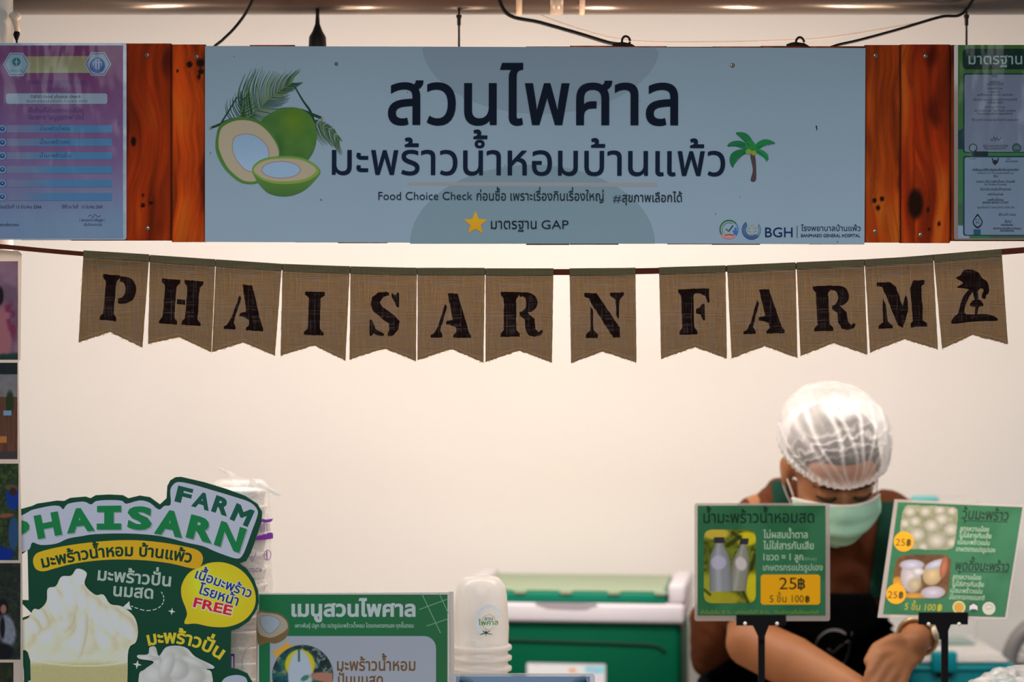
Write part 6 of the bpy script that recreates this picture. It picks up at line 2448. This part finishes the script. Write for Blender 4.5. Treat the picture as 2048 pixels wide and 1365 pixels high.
rdg = np.random.RandomState(6)
RID = [(-1.25, .05, .5), (-.98, .03, .8), (-.72, .06, .6), (-.50, .03, .9), (-.27, .035, 1), (-.05, .03, .8), (.16, .03, 1), (.33, .03, .8), (.52, .05, .7), (.75, .03, .8), (1.0, .05, .6), (1.3, .06, .5)]
T, A_ = np.meshgrid(np.linspace(0, 1, NR), 2 * math.pi * np.arange(NA) / NA, indexing='ij')   # 0 brim .. 1 crown; angle 0 in front
EL_ = -0.26 + T * (math.pi / 2 + .26)
front = np.cos(A_)
brim_u = (.020 + .030 * (1 - front) * .5) * (1 - T)
puff = 1.02 + .12 * np.sin(math.pi * np.minimum(1, T * 1.1)) + .05 * noise(np.cos(A_) * 3 + 5., np.sin(A_) * 3 + T * 3, 1.0, 7, 2)
ce = np.cos(EL_)
x0, u0 = ce * np.sin(A_), np.sin(EL_)
psi = np.arctan2(x0 - .12, np.maximum(.02, u0 + .42))        # fan of folds out of the middle of the brim
fan = np.zeros(T.shape)
for c_, w_, am in RID: fan += am * np.exp(-((psi - c_ - .05 * np.sin(u0 * 5 + c_ * 9)) / w_) ** 2)
fan *= front > -.2
w1 = noise(x0 * 9 + 4., u0 * 9, 1.0, 17, 2)
hy = np.hypot(x0 - .1, u0 + .3)
cross = np.maximum(0, np.sin(hy * 58 + w1 * 7)) * np.exp(-((hy - 1.02) / .16) ** 2)
band = np.exp(-(np.maximum(0, T - .09) / .05) ** 2)
pl = np.sin(A_ * 46 + 1.5 * np.sin(A_ * 5))
K_ = puff + pl * .016 * np.maximum(0, 1 - T * 5) + fan * .018 + cross * .012 + band * .05 + band * .012 * np.sin(A_ * 61 + 2 * np.sin(A_ * 7))
K_ = np.where(T < .05, K_ * (1 - (.05 - T) * 1.6), K_)
dens = .20 + .44 * fan + .36 * cross + .62 * band + .62 * sst(.76, .95, T) + .32 * np.abs(np.sin(A_)) ** 3 + .16 * (w1 - .5) + np.where(T < .12, .15 * np.maximum(0, pl), 0)
dens = np.clip(dens, .12, .96).ravel()
LV = np.stack([cN[0] + .086 * x0 * K_, -(cN[1] + .100 * ce * np.cos(A_) * K_), cN[2] + .087 * u0 * K_ + brim_u], -1).reshape(-1, 3)
V = (LV @ np.array(Rm).T + np.array(HC)).tolist()
for j in range(NR - 1):
    for i in range(NA):
        q = (j * NA + i, j * NA + (i + 1) % NA, (j + 1) * NA + (i + 1) % NA, (j + 1) * NA + i)
        fcs.append(q)
me = bpy.data.meshes.new('hair_net')
me.from_pydata([tuple(v) for v in V], [], fcs)
a_ = me.attributes.new('dens', 'FLOAT', 'POINT')
a_.data.foreach_set('value', dens)
me.polygons.foreach_set('use_smooth', [True] * len(me.polygons))
link('hair_net', me, per, net_m, 'puffy white translucent hair net')
# shoes and trousers
bm = bmesh.new()
for s in (-1, 1):
    hip = pelv + Vector((s * .085, .0, -.05))
    knee = Vector((hip.x + s * .01, .90, .48))
    ank = Vector((knee.x, .96, .13))
    limb(bm, [hip, knee, ank], [.098, .068, .052])
ball(bm, pelv + Vector((0, 0, -.03)), (.17, .125, .10))
link('trousers', remesh(bm, .008, 4), per, mat('black_trousers', (0.01, 0.01, 0.012), .9))
for s in (-1, 1):
    hip = pelv + Vector((s * .085, .0, -.05))
    ank = Vector((hip.x + s * .01, .96, .09))
    bm = bmesh.new()
    limb(bm, [ank + Vector((0, .02, -.04)), ank + Vector((0, -.06, -.045)), ank + Vector((0, -.15, -.055))], [.045, .043, .034])
    sh_ = remesh(bm, .006, 3)
    for v in sh_.vertices: v.co.z = max(.002, v.co.z)
    link('shoe', sh_, per, mat('white_shoe', (0.6, 0.6, 0.6), .5))

bpy.data.objects.remove(_fo)
